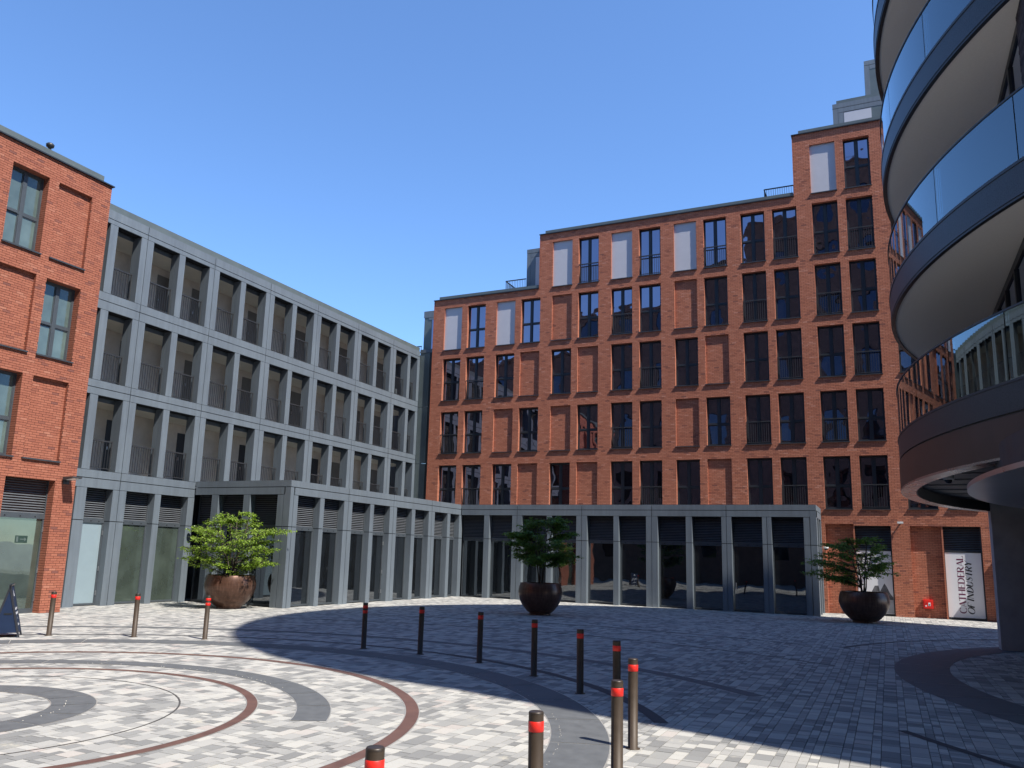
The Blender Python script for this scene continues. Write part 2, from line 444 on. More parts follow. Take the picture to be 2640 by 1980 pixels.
def louvre(F, parent, u0, u1, v0, v1, d, pitch=.072):
    mb = MB(); n = int((v1-v0)/pitch)
    for i in range(n):
        v = v0+(i+.5)*(v1-v0)/n
        p = [F.p(dd, u, vv) for dd, off in ((d-.045, .022), (d, -.010)) for u in (u0, u1) for vv in (v+off, v+off+.013)]
        mb.hexa(p)
    o = mb.build('louvre', 'slat', parent)
    F.one('louvre_backing', 'void', o, u0, u1, v0, v1, d-.09, d-.06)
    fr = MB(); F.box(fr, u0, u0+.035, v0, v1, d-.055, d+.01); F.box(fr, u1-.035, u1, v0, v1, d-.055, d+.01); F.box(fr, u0+.03, u1-.03, v0, v0+.03, d-.054, d+.009); fr.build('louvre_frame', 'frame2', o)
    return o
def glazing(F, parent, u0, u1, v0, v1, d, gl='glassp', door=False, mull=True, bottom=.07):
    """framed glass between pillars; returns its frame"""
    fr = MB(); o = .05
    F.box(fr, u0, u1, v0, v0+bottom, d-.06, d); F.box(fr, u0, u1, v1-.13, v1, d-.06, d+.012)
    F.box(fr, u0, u0+o, v0+bottom, v1-.13, d-.06, d); F.box(fr, u1-o, u1, v0+bottom, v1-.13, d-.06, d)
    w = fr.build('door' if door else 'window', 'frame2', parent)
    xs = [(u0+o, u1-o)]
    for a, b in xs: F.one('pane', gl, w, a, b, v0+bottom, v1-.13, d-.045, d-.03)
    bolts = MB()
    for k in range(3):
        u = u0+(u1-u0)*(.2+.3*k); F.box(bolts, u-.018, u+.018, v1-.085, v1-.05, d+.012, d+.02)
    bolts.build('bolt_cover', 'void', w)
    if door:
        for z in (.35, 1.2, 2.45):
            F.one('hinge', 'steel', w, u1-.028, u1-.008, z, z+.16, d, d+.03)
        F.one('handle', 'steel', w, u0+.10, u0+.13, .95, 1.25, d+.03, d+.06)
    return w

# ------------------------------------------------------------------ ground
gm = MB(); gm.box(-900, 900, -900, 900, -.5, -.040)
pave = structure(gm.build('pavement', 'far'))
gm = MB(); gm.box(-25.7, 15.1, 1.4, 41.1, -.038, -.030); gm.build('joint_bed', 'grout', pave)
def blocked(x, y):
    if x < -25.5 or y > 41 or y < 1.5: return True
    if x < -20.4 and y > 24.4: return True
    if y > 38.15 and x < -2.9: return True
    if x < -23.9 and y < 17.6: return True
    return False
bm_ = MB(); blocks = []
x = -25.6; rg = random.Random(21)
while x < 15:
    w = rg.choice((.105, .105, .205, .205, .155))
    y = 1.5+rg.random()*.2
    # only rows inside a generous wedge in front of the camera
    while y < 41.2:
        ln = rg.choice((.07, .1, .14, .18, .22, .22, .28, .34))
        ln = min(ln, .2) if w < .12 and rg.random() < .6 else ln
        cx, cy = x+w/2, y+ln/2
        dd = Vector((cx, cy, 0)); bear = math.degrees(math.atan2(cx, cy))
        if not blocked(cx, cy):
            t = rg.random(); blocks.append((dd.length, x+.0035, x+w-.0035, y+.003, y+ln-.003, rg.uniform(-.0015, .0015), t))
        y += ln
    x += w
def shown(b):
    q = project(((b[1]+b[2])/2, (b[3]+b[4])/2, 0)); return q and 10 < q[0] < PW-10 and q[1] < PH-5
vis = sorted((b for b in blocks if (b[2]-b[1])*(b[4]-b[3]) > .025 and shown(b)), key=lambda b: b[0])[:300]
vset = set(id(b) for b in vis); bcache = {}
for b in blocks:
    if id(b) in vset:
        k = (round(b[2]-b[1], 3), round(b[4]-b[3], 3))
        if k not in bcache:
            mb = MB(); mb.box(-k[0]/2, k[0]/2, -k[1]/2, k[1]/2, -.035, 0); bcache[k] = mb.mesh('paving_block', 'stone_o')
        link('paving_block', bcache[k], pave, Vector(((b[1]+b[2])/2, (b[3]+b[4])/2, b[5])))
    else:
        bm_.hexa([(x_, y_, z_) for x_ in (b[1], b[2]) for y_ in (b[3], b[4]) for z_ in (-.035, b[5])], b[6], (0, 1, 2, 3, 4))
stuff(bm_.build('paving_block_field', 'stone', pave, tint=True))
# plain paving beyond the field, under and behind the buildings
# curved bands let into the paving
def band(cx, cy, ri, ro, a0, a1, mat, name, z=.004, seg=None, joint=.022, edge=True):
    """concentric slabs between two radii, a0..a1 in degrees"""
    seg = seg or 1; step = (a1-a0)/seg
    for k in range(seg):
        g = math.degrees(joint/2/max(ro, .1)) if seg > 1 else 0
        b0, b1 = R(a0+k*step+g), R(a0+(k+1)*step-g); n = max(3, int(abs(b1-b0)*max(ro, 1)/.18))
        mb = MB()
        for i in range(n):
            t0, t1 = b0+(b1-b0)*i/n, b0+(b1-b0)*(i+1)/n
            mb.quad((cx+ri*math.cos(t0), cy+ri*math.sin(t0), z), (cx+ro*math.cos(t0), cy+ro*math.sin(t0), z),
                    (cx+ro*math.cos(t1), cy+ro*math.sin(t1), z), (cx+ri*math.cos(t1), cy+ri*math.sin(t1), z))
        mb.build(name, mat, pave)
    if edge:
        e = .014; mb = MB(); n = max(12, int(abs(R(a1-a0))*ro/.18))
        for r0, r1 in ((ri-e, ri+.001), (ro-.001, ro+e)):
            for i in range(n):
                t0, t1 = R(a0+(a1-a0)*i/n), R(a0+(a1-a0)*(i+1)/n)
                mb.quad(*[(cx+r*math.cos(t), cy+r*math.sin(t), z-.0015) for r, t in ((r0, t0), (r1, t0), (r1, t1), (r0, t1))])
        if seg > 1:
            for i in range(n):
                t0, t1 = R(a0+(a1-a0)*i/n), R(a0+(a1-a0)*(i+1)/n)
                mb.quad(*[(cx+r*math.cos(t), cy+r*math.sin(t), z-.003) for r, t in ((ri, t0), (ro, t0), (ro, t1), (ri, t1))])
        mb.build('band_edging', 'edge', pave)
PX, PY = -11.05, 6.9
band(-11.16, 6.70, 1.385, 1.935, -60, 240, 'slate', 'stone_slab', seg=14)
band(-11.05, 6.70, 2.915, 2.94, -80, 200, 'slot', 'drain_channel', edge=False)
band(-10.99, 6.83, 3.69, 3.83, -60, 230, 'corten', 'steel_band')
band(-11.05, 6.54, 4.60, 5.05, 28, 190, 'slate', 'stone_slab', seg=13)
band(-11.04, 7.06, 5.78, 5.955, -30, 215, 'corten', 'steel_band')
band(-10.93, 7.12, 7.57, 8.27, -45, 185, 'slate', 'stone_slab', seg=22)
band(-11.1, 7.12, 9.18, 9.30, 75, 190, 'basalt', 'stone_slab', edge=False)
band(-11.1, 7.12, 9.14, 9.34, 27, 75, 'basalt', 'stone_slab', edge=False)
band(-10.95, 5.5, 12.42, 12.75, 45, 140, 'slate', 'stone_slab', seg=12)
band(-10.2, 6.8, 15.72, 15.80, 55, 118, 'basalt', 'stone_slab', edge=False)
band(-9.3, 6.0, 19.50, 19.58, 68, 112, 'basalt', 'stone_slab', edge=False)
band(12.0, 20.15, 10.93, 12.0, 120, 245, 'slate', 'stone_slab', seg=16, edge=False)
band(12.0, 20.15, 13.72, 13.86, 128, 163, 'basalt', 'stone_slab', edge=False)
band(12.0, 20.15, 14.02, 14.16, 212, 245, 'basalt', 'stone_slab', edge=False)
band(12.0, 20.15, 16.2, 16.3, 122, 140, 'basalt', 'stone_slab', edge=False)
studs = MB(); rs = random.Random(3)
for cx, cy, r, a0, a1, n in ((-10.93, 7.12, 7.68, -8, 62, 120), (-11.16, 6.70, 1.56, -40, 60, 44), (-11.05, 6.54, 4.68, 60, 120, 60)):
    for i in range(n):
        if rs.random() < .6: continue
        a = R(a0+(a1-a0)*(i+rs.uniform(-.25, .25))/n); q = r+rs.uniform(-.01, .01)
        studs.lathe([(.0, .0085), (.006, .008), (.008, .0042)][::-1], 6, cx+q*math.cos(a), cy+q*math.sin(a))
stuff(studs.build('metal_stud_row', 'edge', pave))

# ------------------------------------------------------------------ grey balcony building (A)
FA = Face('+x', -25.05)
AB = thing('balcony_building', 'long grey metal clad building with three storeys of railed balconies', 'building', (-26, 30, 0))
joints = [20.63+3.484*k for k in range(6)]
bays = [17.15]+joints+[41.0]
FLOORS = [4.70, 7.88, 11.10, 14.22]
GAP = .013
def clad_band(F, parent, edges, v0, v1, d0=-.05, d1=0.0, name='cladding_panel', mat='clad'):
    for a, b in zip(edges[:-1], edges[1:]):
        F.one(name, mat, parent, a+GAP, b-GAP, v0+GAP, v1-GAP, d0, d1)
bands = {4.70: (4.70, 4.405, 4.06), 7.88: (7.88, 7.605, 7.34), 11.10: (11.10, 10.785, 10.45), 14.22: (14.22, 13.875, 13.69)}
# ground floor of A shows only to where the pavilion butts it
for top, (a, b, c) in bands.items():
    e = bays if top > 5 else [17.15, 20.63, 24.2]
    clad_band(FA, AB, e, b, a); clad_band(FA, AB, e, c, b)
    FA.one('cladding_backing', 'void', AB, e[0], e[-1], c+.004, a-.004, -.40, -.055)
def pillar(F, parent, u0, u1, v0, v1, depth=.46, split=None, mat='clad', mid=None):
    cuts = [(v0, v1)] if mid is None else [(v0, mid-GAP), (mid+GAP, v1)]
    for a, b in cuts:
        if split is None:
            mb = MB(); sd = -depth*.52
            F.box(mb, u0, u1, a, b, sd+.006, 0); F.box(mb, u0, u1, a, b, -depth, sd-.006); F.box(mb, u0+.012, u1-.012, a+.002, b-.002, sd-.006, sd+.006); mb.build('pillar', mat, parent)
        else:
            mb = MB(); F.box(mb, u0, split-GAP, a, b, -depth, 0); F.box(mb, split+GAP, u1, a, b, -depth, 0)
            F.box(mb, split-GAP, split+GAP, a, b, -depth, -.03)
            mb.build('pillar', mat, parent)
    if mid is not None:
        F.one('joint', 'void', parent, u0+.02, u1-.02, mid-GAP, mid+GAP, -depth+.02, -.02)
for f in range(3):
    v0, v1 = FLOORS[f], bands[FLOORS[f+1]][2]
    ops = []
    for k in range(7):
        a, b = bays[k], bays[k+1]
        if k == 6: b = 41.0
        c = a+1.74
        ta, tb_ = (a+1.59, a+1.89) if k else (18.97, 19.29)
        pillar(FA, AB, ta, tb_, v0, v1)
        if k < 6: pillar(FA, AB, b-.28, b+.30, v0, v1, split=b)
        ops += [(a+.30, ta), (tb_, (b-.28) if k < 6 else 40.72)]
    pillar(FA, AB, 40.72, 41.0, v0, v1)
    for a, b in ops:
        place_rail(FA, AB, a+.01, v0+.03, b-a-.08, 1.08, -.25, gap=.105)
        FA.one('rail_bracket', 'sill', AB, b-.07, b-.04, v0+.02, v0+1.12, -.27, -.23)
    # deck, ceiling and the wall behind
    FA.one('balcony_floor', 'clad2', AB, 17.15, 41.0, v0-.20, v0-.004, -1.85, -.41)
    FA.one('balcony_ceiling', 'ceil', AB, 17.15, 41.0, v1-.13, v1-.06, -1.85, -.47)
    FA.one('lintel', 'clad2', AB, 17.15, 41.0, v1-.14, v1-.004, -.465, -.41)
    FA.one('balcony_wall', 'plaster', AB, 17.15, 41.0, v0-.004, v1-.135, -1.95, -1.80)
    lights = MB(); rr = random.Random(f*7+1)
    for k in range(7):
        a = bays[k]
        du = a+.55+rr.choice((0, .2, 1.6)); dw = .95
        dm = FA.one('flat_door', rr.choice(('door', 'frame', 'blank' if f == 0 else 'door')), AB, du, du+dw, v0, v0+2.15, -1.81, -1.785)
        FA.one('door_handle', 'steel', dm, du+.08, du+.12, v0+1.0, v0+1.12, -1.785, -1.74)
        lt = MB(); lt.lathe([(0, v1-.165), (.09, v1-.16), (.10, v1-.13)], 12, -25.05-1.0, a+1.0); lt.build('ceiling_lamp', 'lightg', AB)
# ground floor bays of A
GP = [(18.88, 19.29, None), (20.36, 20.94, 20.63), (22.24, 22.53, None), (23.88, 24.2, None)]
for a, b, s_ in GP: pillar(FA, AB, a, b, 0, 4.06, .46, s_, mid=2.94)
FA.one('entrance_wall', 'clad2', AB, 17.15, 18.86, 0, 4.06, -1.2, -.9)
for i, (a, b) in enumerate(((19.29, 20.36), (20.94, 22.24), (22.53, 23.88))):
    louvre(FA, AB, a, b, 3.0, 4.06, -.30)
    glazing(FA, AB, a, b, .02, 3.0, -.30, ('frost', 'glassd', 'glassd')[i], door=(i == 0))
FA.one('parapet_coping', 'zinc', AB, 17.15, 41.0, 14.225, 14.47, -.55, -.07)
FA.one('building_core', 'clad2', AB, 17.2, 45.0, 0, 14.2, -12, -1.96)
FA.one('roof', 'zinc', AB, 17.2, 44.9, 14.21, 14.26, -11.9, -.56)
# metal wall in the corner next to the brick block
FC = Face('-y', 41.0)
for z0, z1 in ((0, 4.05), (4.07, 7.35), (7.37, 10.75), (10.77, 14.1)):
    FC.one('corner_panel', 'zinc', AB, -25.03, -24.36, z0, z1, -.1, .0)
FC.one('corner_gap', 'void', AB, -24.36, -24.13, 0, 14.1, -.2, -.06)
FC.one('corner_coping', 'clad2', AB, -25.03, -24.13, 14.1, 14.32, -.4, .03)
FC.one('rainwater_pipe', 'rail', AB, -24.31, -24.22, 0, 14.1, -.06, .03)
# small roof house with its rail beyond the corner
FP = Face('-y', 42.0)
FP.one('roof_house', 'zinc', AB, -25.46, -22, 14.32, 17.05, -3, 0)
FP.one('roof_house_band', 'clad', AB, -25.50, -22, 16.66, 17.08, -.5, .02)
FP.one('roof_house_trim', 'clad', AB, -25.15, -22, 16.5, 16.64, -.02, .018)
FP.one('roof_house_window', 'glass', AB, -24.9, -23, 14.6, 16.5, -.02, .012)
place_rail(FP, AB, -26.2, 14.28, .8, .5, .3)

# ------------------------------------------------------------------ low glazed pavilion (P)
PV = thing('glazed_pavilion', 'low grey metal and glass pavilion wrapping the foot of the buildings', 'pavilion', (-20.2, 31, 0))
F1, F2, F3, F4 = Face('-y', 24.22), Face('+x', -20.2), Face('-y', 37.95), Face('+x', -2.72)
T0, T1, T2 = 4.74, 4.475, 4.18
e1 = [-25.05, -20.21]; e2 = [24.22, 27.92, 31.39, 34.88, 37.94]; e3 = [-20.19, -16.97, -13.49, -10.0, -6.55, -2.73]; e4 = [37.96, 40.8]
for F, e in ((F1, e1), (F2, e2), (F3, e3), (F4, e4)):
    clad_band(F, PV, e, T1, T0); 
    ee = [e[0]+.24 if F is F2 else e[0]]+e[1:-1]+[e[-1]-(.24 if F in (F3, F1) else 0)]
    clad_band(F, PV, ee, T2, T1)
    F.one('cladding_backing', 'void', PV, e[0]+.06, e[-1]-.06, T2+.004, T0-.006, -.40, -.055)
MID = 2.98
p1 = [(-24.13, -23.79, None), (-22.49, -22.16, None)]
p2 = [(26.04, 26.31, None), (27.63, 28.21, 27.92), (29.53, 29.82, None), (31.10, 31.68, 31.39), (33.0, 33.3, None), (34.59, 35.17, 34.88), (36.48, 36.78, None)]
p3 = [(-18.84, -18.54, None), (-17.24, -16.69, -16.97), (-15.34, -15.07, None), (-13.77, -13.22, -13.49), (-11.87, -11.61, None), (-10.27, -9.72, -10.0), (-8.39, -8.11, None), (-6.77, -6.33, -6.55), (-4.99, -4.60, -4.79)]
for F, ps in ((F1, p1), (F2, p2), (F3, p3)):
    for a, b, s_ in ps: pillar(F, PV, a, b, 0, T2, .42, s_, mid=MID)
# corner posts
def corner_post(x0, x1, y0, y1, top):
    for a, b in ((0, MID-GAP), (MID+GAP, top)):
        cp = MB(); cp.box(x0, x1, y0, y1, a, b); cp.build('pillar', 'clad', PV)
    cp = MB(); cp.box(x0+.02, x1-.02, y0+.02, y1-.02, MID-GAP, MID+GAP); cp.build('joint', 'void', PV)
corner_post(-20.81, -20.52-GAP, 24.22, 24.68, T2-.004)
corner_post(-20.52+GAP, -20.2, 24.22, 24.42-GAP, T1-.01)
corner_post(-20.6, -20.2, 24.42+GAP, 24.68, T2-.004)
corner_post(-3.25, -2.99-GAP, 37.95, 38.4, T2-.004)
corner_post(-2.99+GAP, -2.72, 37.95, 38.4, T1-.01)
corner_post(-3.14, -2.72, 39.2, 39.45, T2-.004)
corner_post(-3.14, -2.72, 40.45, 40.80, T2-.004)
corner_post(-20.6, -20.2, 37.75, 38.1, T2-.004)
def spans(ps, a, b):
    r = []; q = a
    for s0, s1, _ in ps: r.append((q, s0)); q = s1
    r.append((q, b)); return r
for F, ps, a, b in ((F1, p1, -25.04, -20.81), (F2, p2, 24.68, 37.75), (F3, p3, -20.2, -3.25)):
    for i, (u0, u1) in enumerate(spans(ps, a, b)):
        louvre(F, PV, u0, u1, MID+.02, T2, -.28)
        dr = (F is F2 and i == 3) or (F is F3 and i == 8)
        glazing(F, PV, u0, u1, .02, MID+.02, -.28, 'glassp', door=dr)
louvre(F4, PV, 38.4, 39.2, MID+.02, T2, -.28); glazing(F4, PV, 38.4, 39.2, .02, MID+.02, -.28)
louvre(F4, PV, 39.45, 40.45, MID+.02, T2, -.28); glazing(F4, PV, 39.45, 40.45, .02, MID+.02, -.28)
rf = MB(); rf.box(-25.0, -20.25, 24.3, 40.8, 4.5, 4.66); rf.box(-20.25, -2.8, 38.05, 40.8, 4.5, 4.66); rf.build('roof', 'clad2', PV)
core = MB(); core.box(-24.9, -20.9, 24.9, 40.7, 0, 4.45); core.box(-20.9, -3.4, 38.65, 40.7, 0, 4.45); core.build('interior', 'void', PV)

# ------------------------------------------------------------------ big brick block (B)
FB = Face('-y', 40.85)
BB = thing('brick_apartment_block', 'tall stepped red brick apartment block with rows of dark windows', 'building', (-11, 41, 0))
SILL = [snap(v) for v in (4.70, 7.85, 11.0, 14.12, 17.28, 20.44)]
HEAD = [snap(v) for v in (7.19, 10.37, 13.54, 16.72, 19.92, 23.12)]
COLX = [c+3.473*k for k in range(9) for c in (-23.36, -21.80)]; WW = 1.185
GRID = ['CFCRCRCFCRCFCFCC',
        'FCRCRCFCRCFCFCFC',
        'CFCRCRCFCRCFCFCF',
        'GCGCRCFCRCFCFCFC',
        '....GFGFGFCFCFCF',
        '............GC..']
TOP1, TOP2, TOP3 = snap(17.27), snap(20.50), snap(23.76)
holes = []; cells = []
for r, row in enumerate(GRID):
    for c, ch in enumerate(row):
        if ch == '.': continue
        h = (COLX[c], COLX[c]+WW, SILL[r], HEAD[r]); holes.append(h); cells.append((h, ch, r, c))
SHOP = [(-1.34, .19, 0, snap(4.0)), (2.21, 3.69, 0, snap(3.98))]
NICHE = [(-2.56, -1.34, 0, snap(4.02)), (.95, 2.21, 0, snap(4.0))]
XR = 9.0
mass = MB(); full = []
lay(mass, FB, -24.11, XR, 0, TOP1, holes+SHOP+NICHE, 0, full, 11)
lay(mass, FB, -17.23, XR, TOP1, TOP2, holes, 0, full, 12)
lay(mass, FB, -3.34, .97, TOP2, TOP3, holes, 0, full, 13)
rgb = random.Random(5)
back = MB()
MO = -.014
def mortar_sheet(F, u0, u1, v0, v1, hs, d=MO, mb=back):
    us = sorted(set([u0, u1]+[x for h in hs for x in h[:2] if u0 < x < u1])); vs_ = sorted(set([v0, v1]+[x for h in hs for x in h[2:] if v0 < x < v1]))
    for a, b in zip(us[:-1], us[1:]):
        for c, e in zip(vs_[:-1], vs_[1:]):
            um, vm = (a+b)/2, (c+e)/2
            if any(h[0] < um < h[1] and h[2] < vm < h[3] for h in hs): continue
            mb.quad(F.p(d, a, c), F.p(d, b, c), F.p(d, b, e), F.p(d, a, e))
mortar_sheet(FB, -24.11, XR, 0, TOP1, holes+SHOP+NICHE); mortar_sheet(FB, -17.23, XR, TOP1, TOP2, holes); mortar_sheet(FB, -3.34, .97, TOP2, TOP3, holes)
WD = .20
for (h, ch, r, c) in cells:
    d = .095 if ch in 'RG' else WD
    jambs(mass, FB, h, d, rgb)
    if ch == 'R':
        lay(mass, FB, h[0], h[1], h[2], h[3], [], -d, None, r*20+c); mortar_sheet(FB, h[0], h[1], h[2], h[3], [], -d-.01)
    elif ch == 'G':
        FB.one('blank_panel', 'blank', BB, h[0], h[1], h[2], h[3], -d-.03, -d)
    else:
        place_window(FB, BB, h[0], h[2]+.01, WW, h[3]-h[2]-.01, -d, 'cross' if ch == 'C' else 'french')
        if ch == 'F': place_rail(FB, BB, h[0]+.01, h[2]+.02, WW-.02, 1.12, -.03, gap=.10)
    FB.one('window_sill', 'sill', BB, h[0]-.03, h[1]+.03, h[2]-.028, h[2]+.012, -d+.002, .055)
for h in NICHE:
    jm = (h[0], h[1], h[2], h[3]); lay(mass, FB, h[0], h[1], h[2], h[3], [], -.21, None, 77); mortar_sheet(FB, h[0], h[1], 0, h[3], [], -.221)
    jambs(mass, FB, (h[0], h[1], 0, h[3]), .21, rgb)
for h in SHOP:
    jambs(mass, FB, h, .21, rgb)
    louvre(FB, BB, h[0], h[1], 2.92, h[3], -.21)
    fr = MB()
    FB.box(fr, h[0], h[0]+.05, .0, 2.92, -.25, -.17); FB.box(fr, h[1]-.05, h[1], 0, 2.92, -.25, -.17)
    FB.box(fr, h[0]+.05, h[1]-.05, 0, .08, -.25, -.17); FB.box(fr, h[0]+.05, h[1]-.05, 2.86, 2.92, -.25, -.17); w_ = fr.build('shop_window', 'frame', BB)
    FB.one('pane', 'dglass', w_, h[0]+.05, h[1]-.05, .08, 2.86, -.235, -.215)
single_bricks(FB, full, BB, 'brickb_o', mass, 300, lambda c: -2.6 < c[0] < 2.2 and not (c[2] < 3.4 and -2.2 < c[0] < .9))
stuff(mass.build('brickwork', 'brickb', BB, tint=True))
back.build('mortar_bed', 'mortar', BB)
core = MB()
core.box(-24.08, XR, 41.12, 54, 0, TOP1); core.box(-17.2, XR, 41.12, 54, TOP1, TOP2); core.box(-3.31, .95, 41.12, 54, TOP2, TOP3)
core.build('wall_core', 'mortar', BB)
# visible side returns (left flanks) and slivers of masonry behind the face
sd = MB()
for x0, z0, z1 in ((-24.11, 0, TOP1), (-17.23, TOP1, TOP2), (-3.34, TOP2, TOP3)):
    Fs = Face('-x', x0)
    lay(sd, Fs, -44, -40.82, z0, z1, [], 0, None, 3)
Fs = Face('+x', .97); lay(sd, Fs, 40.88, 44, TOP2, TOP3, [], 0, None, 3)
stuff(sd.build('flank_brickwork', 'brickb', BB, tint=True))
def coping(u0, u1, z, back_=.9):
    FB.one('coping_drip', 'frame', BB, u0-.03, u1+.02, z, z+.045, -back_, .07)
    FB.one('parapet_coping', 'zinc', BB, u0+.32, u1-.02, z+.045, z+.235, -back_, -.02)
coping(-24.11, -17.25, TOP1); coping(-17.23, -3.36, TOP2); coping(-3.34, .97, TOP3); 
FB.one('parapet_coping', 'zinc', BB, 1.0, XR, TOP2+.01, TOP2+.235, -.9, -.02)
# roof houses
def roof_house(Y, x0, x1, z0, z1, win=None, depth=4):
    F = Face('-y', Y)
    o = F.one('roof_house', 'zinc', BB, x0, x1, z0, z1-.27, -depth, 0)
    F.one('roof_house_fascia', 'clad', o, x0-.01, x1+.01, z1-.25, z1, -depth, .012)
    F.one('roof_house_trim', 'clad', o, x0+.25, x1, z1-.51, z1-.275, -.05, .01)
    F.one('roof_house_trim', 'clad', o, x0+.0, x0+.235, z0, z1-.275, -.05, .01)
    if win:
        F.one('jamb_panel', 'clad', o, x0+.25, win[0]-.02, z0, z1-.53, -.05, .008)
        F.one('roof_house_pane', 'blank', o, win[0], win[1], win[2], win[3], -.2, .006)
        F.one('roof_house_head', 'frame', o, win[0], win[1], win[3], win[3]+.03, -.2, .01)
roof_house(41.7, -18.40, -17.24, TOP1, 20.07, (-17.84, -17.3, TOP1+.4, 19.53))
roof_house(41.6, -1.36, .95, TOP3, 25.5, (-.84, .43, TOP3+.1, 24.95))
F_ = Face('-y', 41.8); F_.one('roof_edge', 'zinc', BB, -1.18, .95, 25.5, 25.78, -4, 0)
roof_house(43.5, .23, 5, 25.78, 28.72)
FR = Face('-y', 41.3)
place_rail(FR, BB, -19.56, 17.15, 1.3, .99, 0); place_rail(FR, BB, -4.82, 20.45, 1.45, .86, 0)
rl = Face('-x', -19.56); place_rail(rl, BB, -44, 17.15, 2.7, .99, 0); rl = Face('-x', -4.82); place_rail(rl, BB, -44, 20.45, 2.7, .86, 0)

po = FB.one('shadow_caster_box', 'clad', BB, 4.4, 7.6, 0, 3.05, .0, .6)  # unseen box and panel added to cast the slanting shadow beside the pier
FB.one('caster_box_panel', 'frame', po, 5.2, 6.4, .02, 2.4, .6, .62)
# ------------------------------------------------------------------ brick building at the left (L)
FL = Face('+x', -23.5)
LB = thing('brick_corner_building', 'orange red brick building with brick recesses and green curtained windows', 'building', (-24, 14, 0))
lh = []; mass = MB(); back = MB(); full = []
def lcell(u, r, kind):
    z0, z1 = [(4.66, 7.22), (7.85, 10.38), (11.05, 13.60)][r]
    lh.append(((u, u+1.21, snap(z0), snap(z1)), kind))
for k in range(2):
    a, b = 14.21-3.475*k, 15.765-3.475*k
    lcell(a, 2, 'C'); lcell(b, 2, 'R'); lcell(a, 1, 'R'); lcell(b, 1, 'C'); lcell(a, 0, 'C'); lcell(b, 0, 'R')
LT = snap(14.22)
lho = [h for h, k in lh]; DO = (15.33, 16.95, 0, snap(4.03)); DO2 = (11.8, 13.6, 0, snap(4.03))
lay(mass, FL, 7.0, 17.66, 0, LT, lho+[DO, DO2], 0, full, 31)
mortar_sheet(FL, 7.0, 17.66, 0, LT, lho+[DO, DO2], MO, back)
for h, k in lh:
    d = .115 if k == 'R' else .27
    jambs(mass, FL, h, d, rgb)
    if k == 'R':
        lay(mass, FL, h[0], h[1], h[2], h[3], [], -d, None, int(h[0]*7+h[2])); mortar_sheet(FL, h[0], h[1], h[2], h[3], [], -d-.01, back)
    else: place_window(FL, LB, h[0], h[2]+.01, 1.21, h[3]-h[2]-.01, -d, 'cross', 'glassc', 'frame2')
    FL.one('window_sill', 'sill', LB, h[0]-.03, h[1]+.03, h[2]-.03, h[2]+.015, -d+.002, .06)
for D_ in (DO, DO2):
    jambs(mass, FL, D_, .30, rgb)
    louvre(FL, LB, D_[0], D_[1], 2.98, D_[3], -.30); glazing(FL, LB, D_[0], D_[1], .0, 2.98, -.30, 'glassd', door=True, bottom=.14)
FL.one('exit_sign', 'exit', LB, 16.10, 16.50, 2.10, 2.32, -.33, -.328)
es = MB(); FL.box(es, 16.14, 16.20, 2.13, 2.29, -.328, -.326); FL.box(es, 16.26, 16.40, 2.20, 2.225, -.328, -.326)
es.poly([FL.p(-.326, 16.40, 2.15), FL.p(-.326, 16.47, 2.21), FL.p(-.326, 16.40, 2.27)]); es.build('exit_sign_print', 'exitw', LB)
single_bricks(FL, full, LB, 'brick_o', mass, 900)
# end face towards the grey building
Fe = Face('+y', 17.66); lay(mass, Fe, 23.5, 25.4, 0, LT, [], 0, None, 9)
stuff(mass.build('brickwork', 'brick', LB, tint=True)); back.build('mortar_bed', 'mortar', LB)
core = MB(); core.box(-36, -23.85, 7.0, 17.62, 0, LT); core.build('wall_core', 'mortar', LB)
FL.one('coping_drip', 'frame', LB, 7.0, 17.72, LT, LT+.04, -.9, .07)
FL.one('parapet_coping', 'zinc', LB, 7.0, 17.33, LT+.04, LT+.26, -.9, -.02)

# ------------------------------------------------------------------ round tower (T)
TC = (13.45, 19.9); TR = 13.1
TW = thing('round_tower', 'curved tower with glass balconies, dark fascias and cream undersides', 'building', (13.45, 19.9, 0))
def arc(r, a0, a1, n): return [(TC[0]+r*math.cos(R(a0+(a1-a0)*i/n)), TC[1]+r*math.sin(R(a0+(a1-a0)*i/n))) for i in range(n+1)]
def ring_wall(mb, r0, r1, a0, a1, z0, z1, n=None, c=TC):
    n = n or max(2, int(abs(a1-a0)/.35))
    f = lambda r, t: (c[0]+r*math.cos(t), c[1]+r*math.sin(t))
    for i in range(n):
        t0, t1 = R(a0+(a1-a0)*i/n), R(a0+(a1-a0)*(i+1)/n)
        a, b, cc, d = f(r0, t0), f(r0, t1), f(r1, t0), f(r1, t1)
        mb.quad((*cc, z0), (*d, z0), (*d, z1), (*cc, z1)); mb.quad((*b, z0), (*a, z0), (*a, z1), (*b, z1))
        mb.quad((*a, z1), (*cc, z1), (*d, z1), (*b, z1)) if False else mb.quad((*cc, z1), (*d, z1), (*b, z1), (*a, z1))
        mb.quad((*a, z0), (*b, z0), (*d, z0), (*cc, z0))
        if i == 0: mb.quad((*a, z0), (*cc, z0), (*cc, z1), (*a, z1))
        if i == n-1: mb.quad((*d, z0), (*b, z0), (*b, z1), (*d, z1))
A0, A1 = 148.0, 212.0
TX = 2.35
LV = [(7.63, 8.17, 9.27), (10.87, 11.39, 12.41), (14.15, 14.68, 15.73), (17.4, 17.93, 19.0), (20.65, 21.18, 22.25), (23.9, 24.43, 25.5)]
